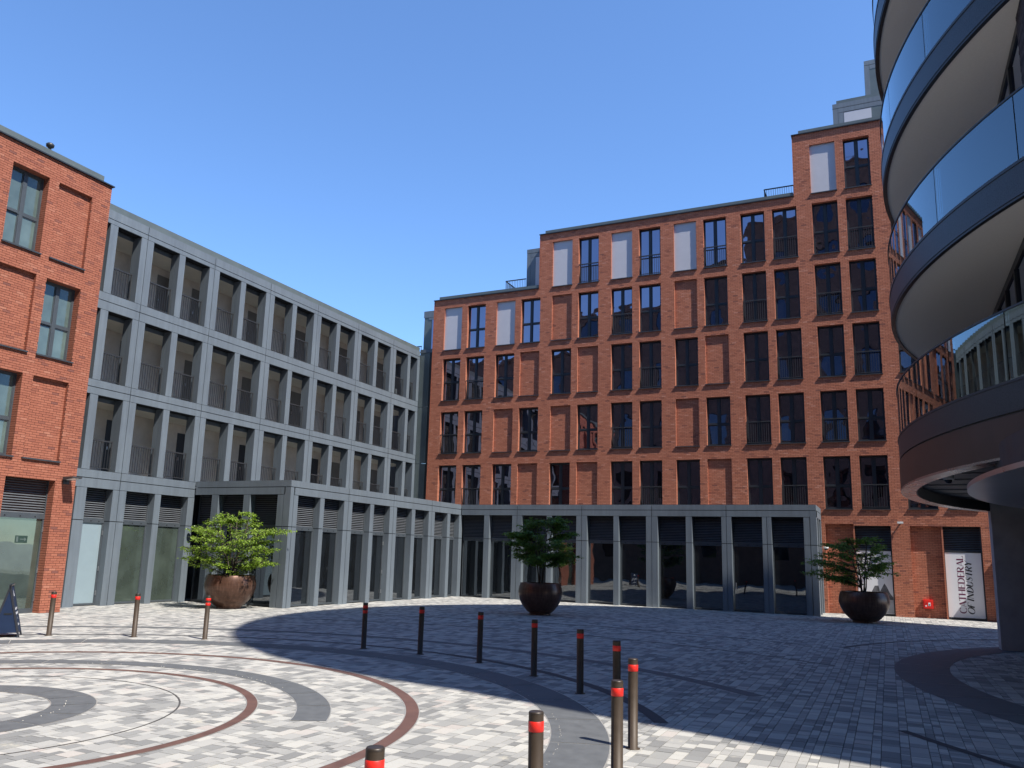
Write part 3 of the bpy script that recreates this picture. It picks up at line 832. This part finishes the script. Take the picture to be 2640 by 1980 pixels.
for (z0, z1, zg) in LV:
    sb = MB(); pts = arc(TR-.09, A0, A1, 50); pts = [p for p in pts if p[0] < TX]
    pts = [(TX+.02, pts[0][1])]+pts+[(TX+.02, pts[-1][1])]
    sb.prism(pts, z0+.012, z1-.02); sb.build('balcony_slab', 'cream', TW)
    fb = MB(); ring_wall(fb, TR-.06, TR, A0, A1, z0+.03, z1-.03); ring_wall(fb, TR-.09, TR-.02, A0, A1, z0-.012, z0+.03); 
    fo = fb.build('fascia', 'perf', TW, smooth=False)
    sh = MB(); ring_wall(sh, TR-.10, TR+.012, A0, A1, z1-.03, z1+.02); sh.build('fascia_trim', 'rail', fo)
    sh = MB(); ring_wall(sh, TR-.085, TR-.012, A0, A1, z0-.014, z0+.028); sh.build('fascia_trim', 'rail', fo)
    cuts = [148.2, 158.6, 168.9, 179.0, 188.97, 199.3, 209.6, 211.8]
    for a, b in zip(cuts[:-1], cuts[1:]):
        gb = MB(); ring_wall(gb, TR-.045, TR-.027, a+.05, b-.05, z1+.02, zg); gb.build('glass_panel', 'bal', TW, smooth=False)
    hb = MB(); ring_wall(hb, TR-.06, TR-.012, A0, A1, zg, zg+.03); hb.build('handrail', 'rail', TW)
# first level: full ring, bronze skirt, polished rim, dark soffit
fb = MB(); ring_wall(fb, TR-.06, TR, 0, 360, 4.47, 4.91, 900); fo = fb.build('fascia', 'perf', TW)
fb = MB(); ring_wall(fb, TR-.09, TR-.03, 0, 360, 4.43, 4.47, 900); ring_wall(fb, TR-.1, TR+.012, 0, 360, 4.91, 4.95, 900); fb.build('fascia_trim', 'rail', fo)
fb = MB(); ring_wall(fb, TR-.05, TR+.01, 0, 360, 3.83, 4.43, 900); fb.build('skirt', 'copper', TW, smooth=True)
fb = MB(); ring_wall(fb, TR-.29, TR+.012, 0, 360, 3.79, 3.83, 900); fb.build('skirt_rim', 'rim', TW)
fb = MB(); ring_wall(fb, TR-.31, TR-.29, 0, 360, 3.79, 4.05, 900); fb.build('rim_return', 'soffit', TW)
sb = MB(); sb.prism(arc(TR-.07, 0, 359, 120), 4.05, 4.90); sb.build('balcony_slab', 'soffit', TW)
jn = MB()
for i in range(-9, 10): 
    hw = math.sqrt((TR-.4)**2-(i*1.3)**2); jn.box(13.45-hw, 13.45+hw, 19.9+i*1.3, 19.9+i*1.3+.02, 4.03, 4.049)
jn.build('soffit_joint', 'slat', TW)
for a, b in zip([148.2, 155.6, 163.0, 170.4, 178.0, 184.6, 191.9, 199.5, 206.9, 211.8][:-1], [155.6, 163.0, 170.4, 178.0, 184.6, 191.9, 199.5, 206.9, 211.8]):
    gb = MB(); ring_wall(gb, TR-.045, TR-.027, a+.05, b-.05, 4.95, 6.03); gb.build('glass_panel', 'bal', TW)
hb = MB(); ring_wall(hb, TR-.06, TR-.012, A0, A1, 6.03, 6.06); hb.build('handrail', 'rail', TW)
# round metal canopy below the first level
DC, DR = (11.93, 14.35), 10.74
cn = MB(); pts = [(DC[0]+DR*math.cos(R(t)), DC[1]+DR*math.sin(R(t))) for t in range(0, 360, 2)]
cn.prism(pts, 3.40, 3.47); cnp = cn.build('entrance_canopy', 'disc', TW)
cn = MB(); ring_wall(cn, DR-.5, DR-.42, 0, 360, 3.47, 4.04, 180, DC); cn.build('canopy_upstand', 'soffit', cnp)
# body of the tower: chord wall behind the balconies, curved elsewhere
def curved_brick():
    mt, n, l, p = newmat('curved_black_brick')
    geo = n.new('ShaderNodeNewGeometry'); sub = n.new('ShaderNodeVectorMath'); sub.operation = 'SUBTRACT'; sub.inputs[1].default_value = (TC[0], TC[1], 0)
    l.new(geo.outputs['Position'], sub.inputs[0]); sp_ = n.new('ShaderNodeSeparateXYZ'); l.new(sub.outputs[0], sp_.inputs[0])
    at = n.new('ShaderNodeMath'); at.operation = 'ARCTAN2'; l.new(sp_.outputs[1], at.inputs[0]); l.new(sp_.outputs[0], at.inputs[1])
    ml = n.new('ShaderNodeMath'); ml.operation = 'MULTIPLY'; ml.inputs[1].default_value = TR; l.new(at.outputs[0], ml.inputs[0])
    cb = n.new('ShaderNodeCombineXYZ'); l.new(ml.outputs[0], cb.inputs[0]); l.new(sp_.outputs[2], cb.inputs[1])
    bt = n.new('ShaderNodeTexBrick'); l.new(cb.outputs[0], bt.inputs['Vector']); bt.inputs['Scale'].default_value = 1
    bt.inputs['Brick Width'].default_value = BL; bt.inputs['Row Height'].default_value = CH; bt.inputs['Mortar Size'].default_value = .006
    setc(bt.inputs['Color1'], (.035, .03, .036)); setc(bt.inputs['Color2'], (.075, .062, .068)); setc(bt.inputs['Mortar'], (.018, .017, .018))
    l.new(bt.outputs[0], p.inputs['Base Color']); p.inputs['Roughness'].default_value = .8; bump(n, l, bt.outputs[1], p, -.6, .008)
    return mt
M['cbrick'] = curved_brick()
body = [(x_, y_) for x_, y_ in arc(TR-.2, -148.2, 148.2, 120)]
bb = MB(); bb.prism([(TX+.06, 13.15)]+body[1:-1]+[(TX+.06, 26.65)], 4.6, 27.4); bb.build('tower_wall', 'cbrick', TW)
for (z0, z1) in zip([4.95]+[l[1] for l in LV], [l[0] for l in LV]+[27.4]):
    for k in range(7):
        a = 216.5+k*8.2; w_ = MB()
        ring_wall(w_, TR-.25, TR-.17, a, a+5, z0+.35, z1-.1); w_ = w_.build('tower_window', 'frame', TW)
        for h_ in (0, 2.5):
            g_ = MB(); ring_wall(g_, TR-.2, TR-.16, a+.25+h_, a+2.3+h_, z0+.45, z1-.2); g_.build('pane', 'dglass', w_)
rb = MB(); rb.prism(arc(TR, 0, 359, 160), 27.4, 28.3); rb.build('roof', 'zinc', TW)
FT = Face('-x', TX)
for (z0, z1) in zip([4.95]+[l[1] for l in LV], [l[0] for l in LV]+[27.4]):
    fr = MB(); y = 13.98
    FT.box(fr, -26.6, -13.98, z0, z0+.12, -.05, .02); FT.box(fr, -26.6, -13.98, z1-.15, z1, -.05, .02)
    while y < 26.6:
        FT.box(fr, -y-.06, -y+.06, z0+.12, z1-.15, -.05, .03); y += 1.26
    g = fr.build('balcony_window', 'frame', TW)
    y = 13.98; k = 0
    while y < 26.5:
        FT.one('pane', 'dglass', g, -min(26.6, y+1.2), -y-.06, z0+.12, z1-.15, -.03, -.01); y += 1.26
tb = MB(); 
for (z0, z1) in zip([4.95]+[l[1] for l in LV[:5]], [l[0] for l in LV[:6]]):
    lay(tb, FT, -13.95, -13.0, snap(z0+.04), snap(z1), [], .05, None, 8)
stuff(tb.build('brickwork', 'dbrick', TW, tint=True))
# ground floor: pier and recessed drum
pr = MB(); pr.box(2.68, 5.2, 26.65, 27.3, 0, 4.04); pr.build('pier', 'pier', TW)
pr = MB(); pr.lathe([(8.2, 0), (8.2, 4.04)], 48, 15.5, 21.5); pr.build('ground_floor_glazing', 'dglass', TW)

# ------------------------------------------------------------------ old brick hall behind the photographer (seen in the window reflections)
OB = thing('old_brick_hall', 'tall old brown brick hall facing the plaza, mirrored in the windows', 'building', (-6, -9, 0))
FO = Face('+y', -9.0)
prev = 60
for (xa, xb, zt) in ((-60, -34, 26.5), (-34, -20, 31.5), (-20, -13, 35.5), (-13, -6, 40), (-6, 34, 46)):
    u0, u1 = -xb, -xa; om = MB(); hs = []; n = int((u1-u0)/3.6)
    for k in range(n):
        for z in range(int(zt/6.2)):
            a = u0+(k+.5)*(u1-u0)/n-.8; hs.append((a, a+1.6, 2.5+z*6.2, 5.9+z*6.2))
    mortar_sheet(FO, u0, u1, 0, zt, hs, 0, om); om.build('brick_face', 'omortar', OB)
    for h in hs:
        FO.one('hall_window', 'dglass', OB, h[0], h[1], h[2], h[3], -.35, -.25)
    FO.one('wall_core', 'omortar', OB, u0+.01, u1-.01, 0, zt-.05, -6, -.4)
    FO.one('cornice', 'omortar', OB, u0, u1, zt, zt+.5, -1.2, .3)

# ------------------------------------------------------------------ bollards
def bollard_meshes():
    b = MB(); b.lathe([(.085, .0), (.085, .006), (.057, .008), (.057, .985)], 28); post = b.mesh('post', 'bronze', True)
    b = MB(); b.lathe([(.0575, .985), (.0575, .992), (.054, 1.0), (.05, 1.003), (0.0, 1.003)], 28); cap = b.mesh('cap', 'cap', True)
    one = MB(); one.lathe([(.0572, .860), (.0592, .862), (.0592, .933), (.0572, .935)], 28)
    two = MB(); two.lathe([(.0572, .775), (.0592, .777), (.0592, .838), (.0572, .84)], 28)
    up = MB(); up.lathe([(.0572, .885), (.0592, .887), (.0592, .945), (.0572, .947)], 28)
    top1 = MB(); top1.lathe([(.0572, .865), (.0592, .867), (.0592, .933), (.0572, .935)], 28)
    return post, cap, one.mesh('red_band', 'red', True), two.mesh('red_band', 'red', True), up.mesh('red_band', 'red', True)
BM = bollard_meshes()
spots = [(-17.807, 13.171, 1), (-16.209, 14.206, 1), (-14.664, 14.902, 2), (-10.763, 15.777, 2), (-9.253, 15.718, 1), (-7.577, 15.242, 1), (-5.967, 14.266, 1), (-4.595, 12.931, 1), (-3.56, 11.57, 1), (-2.777, 9.647, 1), (-2.414, 7.848, 1), (-2.449, 5.94, 1), (-2.83, 4.33, 1)]
ORD = 'first second third fourth fifth sixth seventh eighth ninth tenth eleventh twelfth thirteenth'.split()
for i, (x_, y_, nb) in enumerate(spots):
    t = thing('bollard', 'slim bronze bollard with %s red band%s, %s along the curve from the sandwich board' % ('two' if nb == 2 else 'one', 's' if nb == 2 else '', ORD[i]), 'bollard', (x_, y_, 0), 'bollards standing in a curved row on the plaza')
    for nm, me in (('post', BM[0]), ('cap', BM[1])): o = bpy.data.objects.new(nm, me); COL.objects.link(o); o.parent = t
    for me in ([BM[2]] if nb == 1 else [BM[3], BM[4]]): o = bpy.data.objects.new('red_band', me); COL.objects.link(o); o.parent = t
    t.rotation_euler = (R(rng.uniform(-.4, .4)), R(rng.uniform(-.4, .4)), rng.random()*6)

# ------------------------------------------------------------------ planters and their trees
def planter(x_, y_, r, label):
    t = thing('bowl_planter', label, 'planter', (x_, y_, 0), 'round bronze bowl planters')
    s_ = r/.90; P = [(.44, 0), (.45, .03), (.43, .06), (.56, .16), (.72, .33), (.83, .52), (.89, .72), (.90, .84), (.88, .98), (.845, 1.10), (.82, 1.155), (.815, 1.17), (.79, 1.17), (.78, 1.15), (.80, 1.05)]
    b = MB(); b.lathe([(a*s_, z) for a, z in P], 56); bo = link('bowl', b.mesh('bowl', 'pot', True)); bo.parent = t
    b = MB(); b.lathe([(.81*s_, 1.05), (.5, 1.09), (0, 1.10)], 32); so_ = link('soil', b.mesh('soil', 'soil', True)); so_.parent = t
    return t
def tree(x_, y_, label, seed, layers, nleaf, mat, size=.085, stems=6, zb=1.08, lean=(0, 0), flat=.16):
    """multi-stem shrub: stems, near-level branches reaching to the layer radii, leaf sprays along them"""
    rt = random.Random(seed)
    t = thing('multi_stem_tree', label, 'tree', (x_, y_, zb), 'small trees in bowl planters')
    wood = MB(); leaf = MB(); top = max(l[0] for l in layers)
    sprays = []
    sts = []
    for s_ in range(stems):
        az = 2*math.pi*(s_+rt.uniform(-.3, .3))/stems; tip = rt.uniform(.25, .7)*max(l[1] for l in layers)*.55
        h = (top-zb)*rt.uniform(.72, .98)
        P = []; n = 7
        for i in range(n+1):
            q = i/n
            P.append(Vector((math.cos(az)*(.06+tip*q**1.3)+rt.uniform(-.025, .025), math.sin(az)*(.06+tip*q**1.3)+rt.uniform(-.025, .025), h*q)))
        wood.tube(P, [.026*(1-.75*i/n)+.004 for i in range(n+1)], 6); sts.append(P)
    for (z, rad, cnt, azc, azw) in layers:
        for b in range(cnt):
            az = azc+rt.uniform(-azw, azw); L = rad*rt.uniform(.62, 1.0)
            st = min(sts, key=lambda P: abs(math.atan2(math.sin(math.atan2(P[-1].y, P[-1].x)-az), math.cos(math.atan2(P[-1].y, P[-1].x)-az)))+rt.random()*.7)
            zr = z-zb+rt.uniform(-flat, flat)
            z0 = max(.12, zr-L*rt.uniform(.16, .42))
            k = min(range(len(st)), key=lambda i: abs(st[i].z-z0)); base = st[k]
            end = Vector((math.cos(az)*L+lean[0], math.sin(az)*L+lean[1], zr))
            P = []; n = 8
            for i in range(n+1):
                q = i/n; p = base.lerp(end, q); p.z += math.sin(q*math.pi)*.10*L*.5-.10*q**3*L*.4+rt.uniform(-.02, .02)
                p.x += rt.uniform(-.03, .03); p.y += rt.uniform(-.03, .03); P.append(p)
            wood.tube(P, [.012*(1-.8*i/n)+.002 for i in range(n+1)], 4)
            for i in range(2, n+1):
                for _ in range(3):
                    p = P[i-1].lerp(P[i], rt.random()); a2 = az+rt.choice((-1, 1))*rt.uniform(.3, 1.2); l2 = rt.uniform(.14, .46)*(1.15-.5*i/n)
                    e = p+Vector((math.cos(a2)*l2, math.sin(a2)*l2, rt.uniform(-.06, .06)))
                    wood.tube([p, (p+e)/2+Vector((0, 0, .015)), e], [.004, .003, .0015], 3); sprays.append((p, e))
    for i in range(nleaf):
        p, e = sprays[rt.randrange(len(sprays))]
        q = rt.random(); c = p.lerp(e, q)+Vector((rt.gauss(0, .03), rt.gauss(0, .03), rt.gauss(0, .022)))
        d = (e-p).normalized(); d = Vector((d.x+rt.gauss(0, .6), d.y+rt.gauss(0, .6), d.z*.3-.25+rt.gauss(0, .22))).normalized()
        nrm = Vector((rt.gauss(0, .38), rt.gauss(0, .38), 1)).normalized(); sd_ = d.cross(nrm).normalized()
        s_ = size*rt.uniform(.65, 1.25); w = s_*.34; dip = nrm*(-s_*.07)
        tip = c+d*s_+Vector((0, 0, -s_*.15)); mid = c+d*s_*.48
        tt = min(1, max(0, rt.gauss(.55, .25)))
        leaf.poly([tuple(c), tuple(mid+sd_*w+dip*-1), tuple(tip)], tt); leaf.poly([tuple(c), tuple(tip), tuple(mid-sd_*w+dip*-1)], tt)
    o = link('stem', wood.mesh('stem', 'bark', True)); o.parent = t
    o = link('crown', leaf.mesh('crown', mat, False, True)); o.parent = t
    return t
TAU = math.pi
planter(-21.50, 22.86, .90, 'sunlit bronze bowl planter beside the grey pavilion corner')
planter(-11.93, 29.0, .83, 'dark bronze bowl planter standing alone in front of the long pavilion glass')
planter(-.93, 35.42, .92, 'bronze bowl planter at the foot of the brick wall near the red box')
# view-right direction in plan is about (.9,.43)
tree(-21.50, 22.86, 'bright green layered tree growing in the sunlit planter', 44,
     [(3.38, .7, 6, 0, TAU), (3.12, 1.25, 10, 0, TAU), (2.82, 1.8, 15, 0, TAU), (2.48, 1.75, 13, 0, TAU), (2.16, 1.7, 13, 0, TAU), (1.84, 1.75, 12, 0, TAU), (1.6, 1.5, 11, 0, TAU), (2.15, 2.2, 4, 3.5, .3), (2.86, 2.15, 5, .45, .3), (2.9, 1.95, 4, 3.3, .4), (1.72, 1.95, 4, .35, .3)], 11500, 'leaf', .078, flat=.06)
tree(-11.93, 29.0, 'rounded green tree darkened for shade growing in the planter before the pavilion glass', 52,
     [(3.66, .7, 9, 0, TAU), (3.4, 1.05, 13, 0, TAU), (3.05, 1.3, 15, 0, TAU), (2.7, 1.35, 15, 0, TAU), (2.35, 1.3, 14, 0, TAU), (2.08, 1.05, 9, 0, TAU), (2.15, 1.5, 5, .3, .35), (3.0, 1.55, 4, 3.4, .3)], 14500, 'leafshade', .092, flat=.14, stems=5)
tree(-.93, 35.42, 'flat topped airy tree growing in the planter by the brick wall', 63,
     [(3.22, .9, 8, .8, 1.6), (2.98, 1.3, 11, 0, TAU), (2.62, 1.65, 11, 0, TAU), (2.28, 1.75, 10, 0, TAU), (1.96, 1.7, 8, 0, TAU), (1.68, 1.3, 6, 3.3, 1.2), (2.3, 1.9, 4, .4, .3), (2.35, 1.95, 5, 3.5, .35), (1.9, 1.9, 5, 3.5, .4)], 10000, 'leafshade', .088, lean=(-.38, -.16), flat=.07)

# ------------------------------------------------------------------ lettering
def stroke(mb, F, pts, widths, d):
    """flat ribbon; pts in sheet units"""
    for i in range(len(pts)-1):
        (x0, y0), (x1, y1) = pts[i], pts[i+1]; dx, dy = x1-x0, y1-y0; l_ = math.hypot(dx, dy) or 1; nx, ny = -dy/l_, dx/l_
        a, b = widths[i]/2, widths[i+1]/2
        mb.quad(F(x0+nx*a, y0+ny*a), F(x0-nx*a, y0-ny*a), F(x1-nx*b, y1-ny*b), F(x1+nx*b, y1+ny*b))
TK, TH = .17, .04
def ln(a, b, w): return ([a, b], [w, w])
def ell(cx, cy, rx, ry, a0, a1, n=18, base=TH, fat=TK, axis=1):
    P, W_ = [], []
    for i in range(n+1):
        t = R(a0+(a1-a0)*i/n); P.append((cx+rx*math.cos(t), cy+ry*math.sin(t))); W_.append(base+(fat-base)*abs(math.cos(t))**1.5)
    return (P, W_)
GL = {
 'C': (.80, [ell(.44, .5, .38, .5, 45, 315)]),
 'A': (.80, [ln((.06, 0), (.40, 1), TH), ln((.40, 1), (.74, 0), TK), ln((.2, .33), (.6, .33), TH)]),
 'T': (.72, [ln((.36, 0), (.36, 1), TK), ln((.04, .98), (.68, .98), TH), ln((.05, .98), (.05, .85), TH), ln((.67, .98), (.67, .85), TH)]),
 'H': (.84, [ln((.14, 0), (.14, 1), TK), ln((.70, 0), (.70, 1), TK), ln((.14, .5), (.7, .5), TH)]),
 'E': (.66, [ln((.14, 0), (.14, 1), TK), ln((.14, .98), (.6, .98), TH), ln((.14, .52), (.48, .52), TH), ln((.14, .02), (.6, .02), TH), ln((.6, .02), (.6, .2), TH), ln((.6, .98), (.6, .82), TH)]),
 'D': (.84, [ln((.14, 0), (.14, 1), TK), ell(.24, .5, .50, .49, -90, 90)]),
 'R': (.78, [ln((.14, 0), (.14, 1), TK), ell(.30, .74, .32, .25, -90, 90), ln((.14, .98), (.3, .98), TH), ln((.14, .49), (.3, .49), TH), ln((.34, .49), (.70, 0), TK*.9)]),
 'L': (.64, [ln((.14, 0), (.14, 1), TK), ln((.14, .02), (.6, .02), TH), ln((.6, .02), (.6, .25), TH)]),
 'O': (.92, [ell(.46, .5, .40, .5, 0, 360, 28)]),
 'F': (.62, [ln((.14, 0), (.14, 1), TK), ln((.14, .98), (.58, .98), TH), ln((.14, .52), (.46, .52), TH), ln((.58, .98), (.58, .8), TH)]),
 'I': (.34, [ln((.17, 0), (.17, 1), TK)]),
 'N': (.86, [ln((.12, 0), (.12, 1), TH), ln((.12, 1), (.72, 0), TK), ln((.72, 0), (.72, 1), TH)]),
 'U': (.82, [ln((.13, .3), (.13, 1), TK), ell(.40, .3, .27, .3, 180, 360), ln((.67, .3), (.67, 1), TH)]),
 'S': (.66, [([(.56, .80), (.42, .97), (.22, .96), (.12, .78), (.22, .60), (.44, .46), (.55, .26), (.45, .05), (.24, .02), (.09, .2)], [TH, TH, TH, .1, TK, TK, .1, TH, TH, TH])]),
 'Y': (.76, [ln((.06, 1), (.38, .48), TK), ln((.38, .48), (.70, 1), TH), ln((.38, 0), (.38, .48), TK)]),
 ' ': (.30, []),
}
def text(mb, s_, length, place, slant=0.0):
    tot = sum(GL[c][0] for c in s_); k = length/tot; x0 = 0
    for c in s_:
        for P, W_ in GL[c][1]:
            stroke(mb, lambda a, b: place(a, b), [((x0+px+slant*py)*k, py) for px, py in P], [w*k for w in W_], 0)
        x0 += GL[c][0]
# stroke() works in metres along, unit height across: rescale the height here
def sign_text(s_, F, u_base, cap, v0, length, d, slant, mat, parent):
    mb = MB(); tot = sum(GL[c][0] for c in s_)-.06; k = length/tot; x0 = 0
    for c in s_:
        for P, W_ in GL[c][1]:
            pts = [((x0+px+slant*py)*k, py*cap) for px, py in P]
            stroke(mb, lambda a, b: F.p(d, u_base-b, v0+a), pts, [w*min(k, cap)*1.35 for w in W_], 0)
        x0 += GL[c][0]
    return mb.build('lettering', mat, parent)
def signboard(u0, u1, label):
    t = thing('window_poster', label, 'poster', (u0, 40.85, .1))
    FB.one('board', 'white', t, u0, u1, .10, 2.85, -.205, -.185); return t
sg = signboard(2.265, 3.635, 'white poster with upright lettering CATHEDERAL OF INDUSTRY in the shop window')
sign_text('CATHEDERAL', FB, 2.95, .26, .28, 2.42, -.183, 0, 'maroon', sg)
sign_text('OF INDUSTRY', FB, 3.25, .25, .24, 2.22, -.183, .22, 'ink', sg)
sg = signboard(-1.285, .135, 'white poster with a grey printed skyline behind the airy tree')
pm = MB(); prof = [(-1.28, .95), (-1.0, 1.02), (-.8, .9), (-.6, 1.3), (-.45, 1.32), (-.4, 1.05), (-.2, 1.42), (-.1, 1.25), (.0, 1.0), (.13, .82)]
pm.poly([FB.p(-.183, .13, .7)]+[FB.p(-.183, a, b) for a, b in prof[::-1]]+[FB.p(-.183, -1.28, .7)]); pm.build('printed_skyline', 'photo', sg)
FB.one('printed_river', 'photo2', sg, -1.28, .13, .12, .70, -.186, -.183)

# ------------------------------------------------------------------ small fittings
t = thing('hydrant_box', 'small red wall box with a white label on the brick wall', 'box', (1.5, 40.85, .4))
FB.one('case', 'red', t, 1.30, 1.69, .40, .80, -.21, -.07); FB.one('door', 'red', t, 1.34, 1.65, .44, .76, -.07, -.055)
FB.one('label_plate', 'white', t, 1.49, 1.58, .53, .67, -.055, -.05); FB.one('label_print', 'ink', t, 1.505, 1.565, .55, .60, -.05, -.048)
FB.one('sticker', 'white', t, 1.37, 1.43, .50, .55, -.055, -.05); FB.one('latch', 'ink', t, 1.40, 1.43, .62, .66, -.055, -.045)
t = thing('wall_light', 'slim pale wall light above the brick pier between the posters', 'light', (.58, 40.85, 4.05))
FB.one('arm', 'lightbody', t, .55, .61, 4.06, 4.10, 0, .12); FB.one('head', 'whitebody', t, .46, .70, 4.07, 4.15, .12, .42); FB.one('lens', 'lightg', t, .48, .68, 4.062, 4.07, .14, .40)
t = thing('floodlight', 'dark floodlight on a bracket at the corner of the orange brick building', 'light', (-23.5, 17.3, 4.1))
fl = MB(); fl.box(-23.5, -23.46, 17.2, 17.4, 3.98, 4.14); fl.build('bracket', 'lightbody', t)
fl = MB(); fl.hexa([(-23.44, 17.14, 4.10), (-23.44, 17.14, 4.20), (-23.44, 17.48, 4.10), (-23.44, 17.48, 4.20), (-22.98, 17.14, 4.16), (-22.98, 17.14, 4.21), (-22.98, 17.48, 4.16), (-22.98, 17.48, 4.21)]); fl.build('head', 'lightbody', t)
fl = MB(); fl.quad((-23.36, 17.18, 4.105), (-23.36, 17.44, 4.105), (-23.02, 17.44, 4.15), (-23.02, 17.18, 4.15)); fl.build('lens', 'lightg', t)
fl = MB(); fl.box(-23.46, -23.40, 17.27, 17.33, 4.05, 4.13); fl.build('arm', 'lightbody', t)
t = thing('roof_vent', 'small black mushroom vent on the parapet of the orange brick building', 'vent', (-24.4, 15.86, 14.48))
vb = MB(); vb.lathe([(.05, 14.2), (.05, 15.03)], 12, -24.4, 15.86); vb.build('pipe', 'rail', t)
vb = MB(); vb.lathe([(.0, 15.0), (.06, 15.01), (.12, 15.05), (.13, 15.13), (.09, 15.17), (0, 15.18)], 18, -24.4, 15.86); vb.build('cowl', 'rail', t, True)
def dome(x_, y_, z_, label, body='whitebody'):
    t = thing('dome_camera', label, 'camera', (x_, y_, z_))
    b = MB(); b.lathe([(.0, z_), (.11, z_), (.11, z_-.07), (.085, z_-.09)][::-1], 20, x_, y_); b.build('housing', body, t, True)
    b = MB(); b.lathe([(.08, z_-.085), (.07, z_-.13), (.04, z_-.16), (0, z_-.17)], 16, x_, y_); b.build('lens_dome', 'domeblack', t, True)
q = ground(2445, 1226, 4.05); dome(q.x, q.y, 4.05, 'white dome camera under the dark round ceiling of the tower')
dome(-2.55, 40.62, 2.98, 'small white dome lamp beside the pavilion end wall')
dome(-24.75, 24.02, 2.95, 'black dome camera on the grey pillar above the bright green tree', 'domeblack')
# sandwich board at the left edge
t = thing('sandwich_board', 'navy sandwich board with white lettering standing on the paving', 'sign', (-18.1, 12.4, 0))
b0 = Vector((-17.92, 12.52, 0)); ax = Vector((-.777, .629, 0)); cr_ = Vector((-.18, -.25, 0)).normalized(); WB = .66
def BP(a, c, z): v = b0+ax*a+cr_*c; return (v.x, v.y, z)
HB = .60; ZT = 1.17
def lean(z, side): return (HB/2)*z/ZT if side == 0 else HB-(HB/2)*z/ZT
for side in (0, 1):
    s_ = 1 if side == 0 else -1
    mb = MB(); z0, z1 = .10, ZT
    pts = [BP(a, lean(z, side)+q*s_, z) for q in (0, .025) for a in (.03, WB-.03) for z in (z0, z1-.03)]
    mb.hexa(pts); mb.build('panel', 'navy', t)
    for a in (0, WB-.035):
        mb = MB(); mb.hexa([BP(aa, lean(z, side)+q*s_, z) for q in (-.008, .035) for aa in (a, a+.035) for z in (0, ZT)]); mb.build('leg', 'navyframe', t)
    mb = MB(); mb.hexa([BP(aa, lean(z, side)+q*s_, z) for q in (-.008, .035) for aa in (.035, WB-.035) for z in (ZT-.035, ZT)]); mb.build('top_rail', 'navyframe', t)
for a in (.012, WB-.02):
    mb = MB(); tri = [(lean(.10, 0)+.03, .10), (lean(.10, 1)-.03, .10), (HB/2, ZT-.05)]
    A_ = [BP(a, c, z) for c, z in tri]; B_ = [BP(a+.008, c, z) for c, z in tri]
    mb.poly(A_); mb.poly(B_[::-1]); mb.build('side_panel', 'navy', t)
mb = MB(); mb.hexa([BP(aa, c, z) for aa in (.006, .012) for c in (HB/2-.10, HB/2+.06) for z in (.50, .535)]); mb.build('handle_slot', 'void', t)
tx = MB()
def bar(z, h, a0, a1, n):
    rb_ = random.Random(int(z*100)); x_ = a0
    while x_ < a1:
        w_ = rb_.uniform(.012, .03)
        tx.quad(*[BP(a, lean(zz, 0)-.004, zz) for a, zz in ((x_, z), (x_, z+h*rb_.uniform(.7, 1.2)), (min(a1, x_+w_), z+h*rb_.uniform(.7, 1.2)), (min(a1, x_+w_), z))]); x_ += w_+.008
bar(.60, .05, .10, .56, 9); bar(.50, .05, .06, .60, 9); bar(.39, .04, .31, .36, 2); bar(.25, .05, .20, .46, 5)
tx.poly([BP(a, lean(zz, 0)-.004, zz) for a, zz in ((.24, .90), (.42, .90), (.33, 1.05))]); tx.build('lettering', 'white', t)
